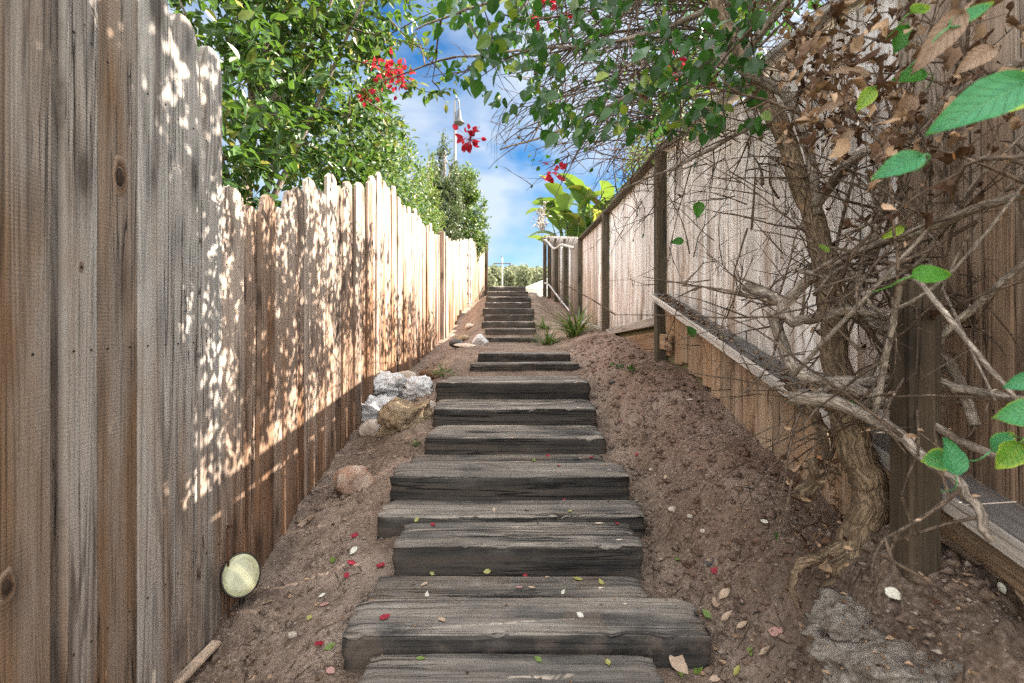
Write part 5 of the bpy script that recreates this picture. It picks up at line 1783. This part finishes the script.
# ------------------------------------------------------------------ paddle-leaved plant, dry bush, shrubs behind the right fence
def paddle_plant():
    rs = np.random.RandomState(14)
    base = (2.0, 15.2, CZ + 0.5)
    root = thing('banana_plant', 'big yellow-green paddle-leaved plant behind the far right fence', 'plant', base)
    st, fb = MB(), MB()
    for k in range(95):
        bx = rs.uniform(1.45, 3.6)
        p0 = Vector((bx, 15.2 + rs.uniform(-0.8, 0.8), CZ + 0.4))
        hgt = rs.uniform(1.1, 3.0)
        az = rs.uniform(0, 2 * math.pi)
        lean = rs.uniform(0.05, 0.28)
        d = Vector((math.cos(az) * lean, math.sin(az) * lean, 1)).normalized()
        p1 = p0 + d * hgt
        tube(st, [p0, p0.lerp(p1, 0.5) + Vector((0.02, 0, 0)), p1], [0.035, 0.028, 0.016], 6, (0.6, 0.3, 0))
        # blade
        L_, W_ = rs.uniform(0.9, 1.4), rs.uniform(0.32, 0.48)
        dd2 = (d + Vector((math.cos(az), math.sin(az), 0)) * rs.uniform(0.2, 0.9)).normalized()
        s = dd2.cross(Vector((0, 0, 1)) + Vector(rs.normal(size=3)) * 0.4).normalized()
        u = s.cross(dd2).normalized()
        V, Fc = [], []
        p = p1.copy()
        cdir = dd2.copy()
        for i in range(10):
            t = i / 9
            w = W_ * 0.5 * math.sin(math.pi * min(1, t * 0.93 + 0.05)) ** 0.6
            rag = 1 + 0.18 * rs.normal()
            V += [p - s * w * rag + u * w * 0.35, p, p + s * w * (1 + 0.18 * rs.normal()) + u * w * 0.35]
            p = p + cdir * L_ / 9
            cdir = (cdir + Vector((0, 0, -0.16))).normalized()
        for i in range(9):
            Fc += [[i * 3, i * 3 + 1, i * 3 + 4, i * 3 + 3], [i * 3 + 1, i * 3 + 2, i * 3 + 5, i * 3 + 4]]
        fb.add([tuple(v) for v in V], Fc, (rs.uniform(0, 1), rs.uniform(0, 1) ** 2, 0))
    st.build('stalks', M['leaf_strap'], root)['kind'] = 'stuff'
    fb.build('blades', M['leaf_paddle'], root, True)['kind'] = 'stuff'


paddle_plant()
tree('shrub', 'loose light green shrub behind the right fence, partly hidden by the vine', 'shrub', (2.3, 7.5, CZ + 0.1),
     [(2.3, 7.3, CZ + 1.9, 0.75, 1.0, 0.75), (2.0, 6.0, CZ + 2.0, 0.6, 0.9, 0.6)], 5200, 0.07, M['leaf_hedge'], 18,
     [(2.3, 7.3, CZ), (2.3, 7.2, CZ + 1.0), (2.2, 7.0, CZ + 2.0)], 0.04, 0.45, 6, yellow=0.4, gaps=0.8)
rs_ = np.random.RandomState(3)
db = MB()
for k in range(70):
    c = np.array([0.80, 13.9, CZ + 2.75]) + rs_.normal(size=3) * np.array([0.09, 0.12, 0.22])
    tube(db, [(0.85, 13.9, CZ + 2.0), (0.83, 13.9, CZ + 2.4), tuple(c)], 0.004, 4, (rs_.uniform(0, 1), 0, 0), cap=False)
    tube(db, [tuple(c), tuple(c + rs_.normal(size=3) * 0.06)], [0.02, 0.006], 4, (rs_.uniform(0, 1), 0, 0))
tube(db, [(0.86, 13.95, CZ + 0.45), (0.86, 13.93, CZ + 1.4), (0.85, 13.9, CZ + 2.05)], [0.025, 0.02, 0.014], 7, (0.5, 0, 0))
tag(db.build('dry_bush', M['cap']), 'pale dried flower heads standing at the far end of the right fence', 'dry bush')


# ------------------------------------------------------------------ lamp, pole, house and trees beyond the crest
def street_lamp():
    Y = 20.0
    x0 = P(455, 0, Y).x
    zb = ZT(x0, Y) - 0.2
    ztop = P(0, 101, Y).z
    root = thing('street_lamp', 'slim pale street lamp with a hooded head rising behind the left trees', 'street lamp', (x0, Y, zb))
    mb = MB()
    tube(mb, [(x0, Y, zb), (x0, Y, zb + 3), (x0, Y, ztop)], [0.085, 0.07, 0.05], 12)
    mb.build('pole', M['pole_metal'], root)
    mb = MB()
    tube(mb, smooth_path([(x0, Y, ztop - 0.05), (x0 + 0.03, Y, ztop + 0.10), (x0 + 0.12, Y, ztop + 0.08), (x0 + 0.16, Y, ztop - 0.15), (x0 + 0.16, Y, ztop - 0.35)], 4), 0.028, 8)
    mb.build('arm', M['pole_metal'], root)
    mb = MB()
    prof = [(0.03, 0.0), (0.07, -0.05), (0.09, -0.30), (0.12, -0.40), (0.21, -0.50), (0.22, -0.54), (0.15, -0.56), (0.10, -0.62), (0.001, -0.64)]
    V, Fc = [], []
    for r, z in prof:
        for k in range(16):
            th = k / 16 * 2 * math.pi
            V.append((x0 + 0.16 + r * math.cos(th), Y + r * math.sin(th), ztop - 0.33 + z))
    for j in range(len(prof) - 1):
        for k in range(16):
            Fc.append([j * 16 + k, j * 16 + (k + 1) % 16, (j + 1) * 16 + (k + 1) % 16, (j + 1) * 16 + k])
    mb.add(V, Fc)
    mb.build('lamp_hood', M['lamp_hood'], root)


street_lamp()


def utility_pole():
    Y = 45.0
    x0 = P(502.3, 0, Y).x
    zt, zb = P(0, 257.5, Y).z, ZT(x0, Y) - 0.3
    root = thing('utility_pole', 'pale utility pole with one dark crossarm beyond the top of the stairs', 'utility pole', (x0, Y, zb))
    mb = MB()
    tube(mb, [(x0, Y, zb), (x0, Y, (zb + zt) / 2), (x0, Y, zt)], [0.06, 0.055, 0.045], 10)
    mb.build('pole', M['pole_wood'], root)
    za = P(0, 263.6, Y).z
    mb = MB()
    box(mb, (x0, Y - 0.09, za), (1.5, 0.08, 0.085), bev=0.01, along=0)
    mb.build('crossarm', M['pole_dark'], root, smooth=False)
    mb = MB()
    tube(mb, smooth_path([(x0 + 0.65, Y - 0.1, za - 0.05), (x0 + 0.72, Y - 0.1, za - 0.15), (x0 + 0.62, Y - 0.1, za - 0.20)], 3), [0.04, 0.06, 0.07, 0.075, 0.07, 0.06, 0.04], 8)
    mb.build('transformer', M['pole_dark'], root)
    mb = MB()
    tube(mb, [(x0 - 0.02, Y, zt - 0.05), (x0 - 0.10, Y, zt + 0.12), (x0 - 0.13, Y, zt + 0.2)], 0.03, 6)
    mb.build('insulator', M['pole_dark'], root)


utility_pole()


def house():
    Y = 40.0
    x0, x1 = P(521, 0, Y).x, P(560, 0, Y).x
    ze = P(0, 289, Y).z
    zb = ZT(x0, Y) - 0.5
    root = thing('house', 'low house with a pale blue-white roof just beyond the crest', 'house', ((x0 + x1) / 2, Y + 2, zb))
    mb = MB()
    box(mb, ((x0 + x1) / 2 + 0.1, Y + 2.5, (zb + ze) / 2), (x1 - x0 - 0.5, 4.4, ze - zb), along=0)
    mb.build('wall', M['house_wall'], root, smooth=False)
    mb = MB()
    xr = (x0 + x1) / 2 + 0.9
    zr_ = ze + 1.0
    V = []
    for y in (Y, Y + 5.0):
        for dz in (0.0, -0.10):
            V += [(x0, y, ze + dz), (xr, y, zr_ + dz), (x1 + 1.2, y, ze + dz)]
    Fc = [[0, 1, 7, 6], [1, 2, 8, 7], [3, 9, 10, 4], [4, 10, 11, 5], [0, 3, 4, 1], [1, 4, 5, 2], [6, 7, 10, 9], [7, 8, 11, 10], [0, 6, 9, 3], [2, 5, 11, 8]]
    mb.add(V, Fc)
    mb.add([(x0 + .25, Y + .3, ze), (x1 + 0.9, Y + .3, ze), (xr, Y + .3, zr_ - 0.12), (x0 + .25, Y + .25, ze), (x1 + .9, Y + .25, ze), (xr, Y + .25, zr_ - .12)], [[0, 2, 1], [3, 4, 5], [0, 1, 4, 3], [1, 2, 5, 4], [2, 0, 3, 5]])
    mb.build('roof', M['roof_white'], root, smooth=False)
    mb = MB()
    box(mb, (x0 + 0.9, Y + 0.28, ze - 0.55), (0.7, 0.05, 0.5), along=0)
    mb.build('window', M['pane'], root, smooth=False)


house()

FAR = [  # px, crown top py, crown width px, Y, tone seed
    (464, 266, 18, 62), (478, 268, 20, 70), (488, 270, 16, 58), (497, 266, 17, 75), (508, 270, 13, 66), (517, 268, 15, 85), (523, 266, 14, 62), (531, 270, 16, 72), (541, 271, 14, 66),
    (551, 269, 16, 80), (483, 265, 20, 95), (513, 266, 20, 105), (536, 268, 22, 110), (560, 266, 20, 90), (450, 262, 24, 85)]
FL_ = ['rounded pale tree left of the utility pole, half hidden by the left fence', 'far grey-green tree just right of the left fence end', 'low far tree between fence end and utility pole', 'far tree directly left of the utility pole',
       'low far bush directly right of the utility pole', 'taller far tree behind the low bush', 'yellow-green far tree in the middle of the gap', 'far tree above the left end of the white roof', 'far tree above the middle of the white roof',
       'far tree beside the right fence end', 'most distant tree behind the left group', 'most distant tree behind the utility pole', 'most distant tree behind the white roof', 'far tree hidden mostly by the right fence', 'far tree hidden mostly by the left fence']
for k, ((px, py, wpx, Y), lab) in enumerate(zip(FAR, FL_)):
    rs2 = np.random.RandomState(500 + k)
    x0 = P(px, 0, Y).x
    zt = P(0, py, Y).z
    zb = ZT(x0, Y)
    w = wpx / F * Y * 0.5
    h = zt - zb
    bl = [(x0 + rs2.uniform(-.3, .3) * w, Y, zb + h * 0.62, w * 0.85, w * 0.8, h * 0.36), (x0 - 0.4 * w, Y, zb + h * 0.45, w * 0.6, w * 0.6, h * 0.3), (x0 + 0.45 * w, Y, zb + h * 0.5, w * 0.6, w * 0.6, h * 0.28)]
    tree('tree', lab, 'tree', (x0, Y, zb), bl, 1100, 0.42 * Y / 70, M['far_leaf'], 900 + k, [(x0, Y, zb - 0.3), (x0 + 0.1, Y, zb + h * 0.3), (x0, Y, zb + h * 0.7)], 0.16, 0.7, 3, fine=False, yellow=0.2, clump=6, spread=0.35 * Y / 70, group='trees on the far hillside', twigs=False)

hb = MB()
rsf = np.random.RandomState(12)
nn = 5200
xx = rsf.uniform(-60, 60, nn)
yy = rsf.uniform(190, 390, nn)
pos = np.array([(x, y, ZT(x, y) + rsf.uniform(0.3, 3.0 + 1.6 * N(x * 0.08, y * 0.08, 1))) for x, y in zip(xx, yy)])
leaves(hb, pos, rsf.normal(size=(nn, 3)), unit(rsf.normal(size=(nn, 3)) * .6 + np.array([0, -.5, .8])), rsf.uniform(1.6, 3.2, nn), rsf.uniform(1.4, 2.6, nn), np.stack([rsf.uniform(0, 1, nn), np.zeros(nn), np.zeros(nn)], 1), fine=False)
tag(hb.build('far_woods', M['far_leaf'], None, False), 'hazy woods covering the far hill above the rooftops', 'woods', kind='stuff')

# ------------------------------------------------------------------ loose litter on the soil and the steps
bpy.context.view_layer.update()
gb = MB()
rg = np.random.RandomState(99)
OCT = np.array([(1, 0, 0), (-1, 0, 0), (0, 1, 0), (0, -1, 0), (0, 0, 1), (0, 0, -1)], float)
OF = [[0, 2, 4], [2, 1, 4], [1, 3, 4], [3, 0, 4], [2, 0, 5], [1, 2, 5], [3, 1, 5], [0, 3, 5]]
for k in range(5200):
    y = 1.15 + 6.0 * rg.rand() ** 1.9
    x = rg.uniform(-1.1, 1.15)
    if abs(x) < half_w(y) - 0.01 and (y < 4.4 or rg.rand() < 0.6):
        continue
    s = min(0.011, 0.0026 * (1 / max(0.06, rg.rand())) ** 0.62)
    z = ground(x, y)
    V = OCT * s * rg.uniform(0.6, 1.3, (6, 1)) * np.array([1.1, 1, 0.75])
    a = rg.uniform(0, 6.28)
    R = np.array([[math.cos(a), -math.sin(a), 0], [math.sin(a), math.cos(a), 0], [0, 0, 1]])
    gb.add(V @ R.T + np.array([x, y, z + s * 0.25]), OF)
tag(gb.build('gravel', M['gravel'], None, False), 'small grit and pebbles scattered over the bare soil', 'gravel', kind='stuff')

cb = MB()
for k in range(4200):
    y = 1.2 + 4.8 * rg.rand() ** 1.7
    x = rg.uniform(-1.08, 1.15) if rg.rand() < 0.45 else rg.uniform(0.6, 1.15)
    if abs(x) < half_w(y):
        continue
    s = min(0.022, 0.0045 * (1 / max(0.05, rg.rand())) ** 0.6)
    V = OCT * s * rg.uniform(0.5, 1.4, (6, 1)) * np.array([1.1, 1, 0.8])
    red = 0.8 if x > 0.7 and y > 1.6 else 0.1
    cb.add(V + np.array([x, y, ground(x, y) + s * 0.15]), OF, (red, rg.uniform(0, 0.35), 0))
tag(cb.build('soil_crumbs', M['soil'], None, True), 'loose crumbs of brown soil lying over the bank and the path edges', 'soil crumbs', kind='stuff')

lb = MB()
pp_, d_, n_ = [], [], []
for k in range(1500):
    px, py = rg.uniform(180, 1000), rg.uniform(375, 683)
    on_stair = 345 < px < 700
    if on_stair and rg.rand() < 0.80:
        continue
    l, nr = hit(px, py)
    if l is None or l.y > 7 or nr.z < 0.5 or abs(l.x) > 1.16:
        continue
    pp_.append(np.array(tuple(l)) + np.array([0, 0, 0.003]))
    a = rg.uniform(0, 6.28)
    d_.append(np.array([math.cos(a), math.sin(a), rg.uniform(-.1, .2)]))
    n_.append(np.array(tuple(nr)) + rg.normal(size=3) * 0.25)
m = len(pp_)
Ls = rg.uniform(0.006, 0.026, m)
leaves(lb, np.array(pp_), np.array(d_), np.array(n_), Ls, Ls * rg.uniform(0.25, 0.6, m), np.stack([rg.uniform(0, 1, m), np.zeros(m), np.zeros(m)], 1), 0.25, 0.1, crumple=0.06)
sb = MB()
for k in range(330):
    px, py = rg.uniform(600, 1000) if rg.rand() < 0.75 else rg.uniform(200, 360), rg.uniform(380, 683)
    l, nr = hit(px, py)
    if l is None or l.y > 5 or nr.z < 0.4 or abs(l.x) > 1.16 or abs(l.x) < half_w(l.y):
        continue
    a = rg.uniform(0, 6.28)
    ln = rg.uniform(0.015, 0.07)
    d = Vector((math.cos(a), math.sin(a), 0))
    p0 = l - d * ln / 2
    p1 = l + d * ln / 2
    tube(sb, [(p0.x, p0.y, ground(p0.x, p0.y) + 0.003), (l.x + rg.normal() * 0.003, l.y, ground(l.x, l.y) + 0.006), (p1.x, p1.y, ground(p1.x, p1.y) + 0.003)], [0.0016, 0.0019, 0.001], 4, (rg.uniform(0, 1), 0, 0), cap=False)
tag(sb.build('twig_litter', M['twig'], None, True), 'short dry twigs lying on the soil banks', 'twig litter', kind='stuff')
tag(lb.build('leaf_litter', M['leaf_dead'], None, False), 'shredded brown leaf bits strewn over soil and sleepers', 'leaf litter', kind='stuff')

M['fall_green'] = leaf_mat('fallen_green_leaf', (0.06, 0.14, 0.02), (0.24, 0.30, 0.06), (0.3, 0.4, 0.05), tmix=0.15)
M['fall_yellow'] = leaf_mat('fallen_yellow_leaf', (0.30, 0.30, 0.07), (0.48, 0.44, 0.15), (0.5, 0.45, 0.1), tmix=0.15)
M['fall_tan'] = leaf_mat('fallen_tan_leaf', (0.36, 0.24, 0.15), (0.60, 0.47, 0.36), (0.4, 0.3, 0.2), tmix=0.1, rough=0.7)
M['fall_pale'] = leaf_mat('fallen_pale_leaf', (0.58, 0.54, 0.44), (0.72, 0.70, 0.60), (0.5, 0.5, 0.4), tmix=0.1, rough=0.6)
M['fall_red'] = leaf_mat('fallen_red_bract', (0.22, 0.008, 0.02), (0.45, 0.03, 0.06), (0.6, 0.03, 0.06), tmix=0.2, rough=0.6)
M['fall_pink'] = leaf_mat('fallen_pink_bract', (0.48, 0.25, 0.22), (0.58, 0.36, 0.32), (0.6, 0.3, 0.3), tmix=0.2, rough=0.6)
KIND = {'g': ('fall_green', 'green leaf'), 'y': ('fall_yellow', 'yellow leaf'), 't': ('fall_tan', 'tan dead leaf'), 'p': ('fall_pale', 'pale leaf'), 'r': ('fall_red', 'red petal'), 'k': ('fall_pink', 'pink petal')}
FALL = [
    ('g', 421, 659, .032, 'on the lowest sleeper against the widest one, near its left end'), ('g', 538, 660, .026, 'on the lowest sleeper near its middle'), ('y', 608, 664, .022, 'on the lowest sleeper, right half'),
    ('y', 417, 519, .028, 'at the left end of the brownish sleeper'), ('y', 487, 571, .028, 'on the dark flat sleeper, near its back edge'), ('y', 578, 580, .034, 'on the dark flat sleeper, left of the larger yellow-green one'),
    ('y', 601, 583, .036, 'on the right of the dark flat sleeper, largest there'), ('g', 534, 461, .034, 'on the soil-dusted flat sleeper, right of centre'), ('y', 570, 512, .018, 'on the brownish sleeper, right half'),
    ('y', 432, 573, .020, 'on the dark flat sleeper, near its left end'), ('r', 433, 525, .026, 'on the chipped-edge sleeper, near its left end'), ('r', 548, 456, .030, 'on the soil-dusted flat sleeper beside the green leaf'),
    ('r', 591, 458, .028, 'on the soil-dusted flat sleeper, near its right end'), ('r', 559, 466, .022, 'on the tall black faced wide sleeper'), ('r', 617, 524, .024, 'on the chipped-edge sleeper, near its right end'),
    ('r', 564, 500, .018, 'at the back of the brownish sleeper'), ('r', 385, 618, .030, 'on the left end of the widest sleeper'), ('r', 525, 575, .020, 'on the dark flat sleeper, middle'), ('t', 442, 621, .030, 'on the widest sleeper, left of centre'),
    ('p', 427, 595, .022, 'at the back edge of the widest sleeper'), ('t', 424, 585, .032, 'on the dark flat sleeper, brownest one left of centre'), ('t', 547, 578, .018, 'on the dark flat sleeper, right of centre'),
    ('p', 580, 615, .030, 'on the widest sleeper, right of centre'), ('t', 494, 510, .022, 'on the brownish sleeper near its middle'), ('p', 563, 592, .018, 'at the back of the widest sleeper, right of centre'),
    ('k', 519, 588, .032, 'on the dark flat sleeper near its front edge'), ('t', 532, 589, .026, 'next to the pink petal on the dark flat sleeper'), ('g', 333, 561, .036, 'on the soil left of the chipped-edge sleeper'),
    ('p', 353, 551, .050, 'largest whitish one on the soil left of the steps'), ('r', 355, 536, .030, 'on the soil just above the largest whitish leaf'), ('r', 351, 563, .030, 'on the soil just below the largest whitish leaf'),
    ('r', 347, 576, .030, 'lowest of the red row on the left soil'), ('r', 381, 567, .040, 'against the left end of the chipped-edge sleeper'), ('p', 322, 596, .032, 'on the left soil below the green leaf'),
    ('k', 325, 605, .036, 'on the left soil beside a pale leaf'), ('r', 319, 645, .038, 'on the left soil, lowest red one beside the widest sleeper'), ('y', 309, 619, .034, 'on the left soil, straw coloured below the pink petal'),
    ('g', 330, 647, .034, 'on the left soil touching the lowest red petal'), ('t', 267, 604, .036, 'beside the round garden light'), ('k', 331, 672, .036, 'on the soil left of the lowest sleeper'),
    ('g', 707, 614, .040, 'on the right soil at the end of the widest sleeper'), ('t', 715, 605, .048, 'long one on the right soil above the green leaf'), ('t', 728, 617, .050, 'broad one right of the green leaf by the widest sleeper'),
    ('r', 715, 571, .028, 'on the right soil below the black pebble'), ('g', 678, 560, .030, 'on the right soil beside the chipped-edge sleeper'), ('t', 666, 477, .034, 'on the slope right of the tall black faced sleeper'),
    ('t', 725, 595, .048, 'curled brown one above the leaf pile by the widest sleeper'), ('t', 744, 626, .046, 'right edge of the leaf pile by the widest sleeper'), ('k', 777, 633, .050, 'big one on the right soil towards the crumbling rock'),
    ('g', 751, 652, .028, 'small one on the right soil among brown leaves near the photo bottom'), ('y', 738, 671, .036, 'near the photo bottom, right of the lowest sleeper'), ('t', 766, 653, .040, 'on the right soil near the photo bottom, furthest right'),
    ('t', 678, 662, .060, 'long stiff one across the right end of the lowest sleeper'), ('g', 680, 673, .034, 'under the long stiff dead leaf at the lowest sleeper'), ('g', 698, 671, .040, 'dark one at the right end of the lowest sleeper'),
    ('t', 716, 679, .045, 'at the bottom edge of the photo right of the lowest sleeper'), ('p', 764, 522, .028, 'on the slope below the vine trunk'), ('p', 895, 595, .036, 'cream coloured one on the dark soil by the near post'),
    ('r', 622, 421, .022, 'on the slope beside the clean pale topped sleeper'), ('r', 637, 455, .022, 'on the slope right of the tan boulder step'), ('p', 690, 400, .026, 'on the slope under the skirt boards'),
    ('t', 345, 520, .030, 'below the rusty rock on the left soil'), ('p', 1000, 590, .030, 'on the soil below the near skirt board')]
proto = {}
for k, (kd, px, py, s, where) in enumerate(FALL):
    l, nr = hit(px, py)
    mk, nm = KIND[kd]
    key = (kd, k % 3)
    if key not in proto:
        nu, nv = 8, 5
        V, Cc = [], []
        cu = (0.5, 0.25, 0.9)[k % 3]
        for i in range(nu + 1):
            t = i / nu
            w = 0.5 * (0.62 if kd not in 'rk' else 0.8) * math.sin(math.pi * min(1, t * 0.97 + 0.015) ** 0.8) ** 0.85
            for j in range(nv):
                q = j / (nv - 1) * 2 - 1
                V.append((t - 0.5, w * q * (1 + 0.12 * N(t * 4, q, k)), 0.05 + cu * 0.28 * w * q * q + cu * 0.35 * (t - 0.5) ** 2 + 0.05 * N(t * 4, q * 2, k * 1.7)))
                Cc.append((0.5 + 0.5 * N(t * 3, q * 2, k), 0.3, 0))
        Fc = [[i * nv + j, i * nv + j + 1, (i + 1) * nv + j + 1, (i + 1) * nv + j] for i in range(nu) for j in range(nv - 1)]
        mb = MB()
        mb.add(V, Fc, np.clip(np.array(Cc), 0, 1))
        if kd not in 'rk':
            tube(mb, [(-0.49, 0, 0.05 + cu * .085), (-0.6, 0.01, 0.06), (-0.72, 0.03, 0.04)], 0.014, 5, (0.5, 0.5, 0))
        o = mb.build('fallen_leaf' if kd not in 'rk' else 'fallen_petal', M[mk])
        proto[key] = o
    else:
        o = proto[key].copy()
        COL.objects.link(o)
    q = Vector((0, 0, 1)).rotation_difference(nr.lerp(Vector((0, 0, 1)), 0.3).normalized())
    o.rotation_mode = 'QUATERNION'
    from mathutils import Quaternion
    o.rotation_quaternion = q @ Quaternion((0, 0, 1), (k * 2.399) % 6.28)
    o.location = l + nr * 0.002
    s *= 0.9 + 0.45 * ((k * 37) % 11) / 11
    o.scale = (s, s * (0.8 + 0.3 * ((k * 13) % 7) / 7), s * (0.7 + 0.9 * ((k * 29) % 5) / 5))
    tag(o, f'{nm} {where}', 'leaf' if kd not in 'rk' else 'petal', 'fallen leaves' if kd not in 'rk' else 'fallen bougainvillea petals')
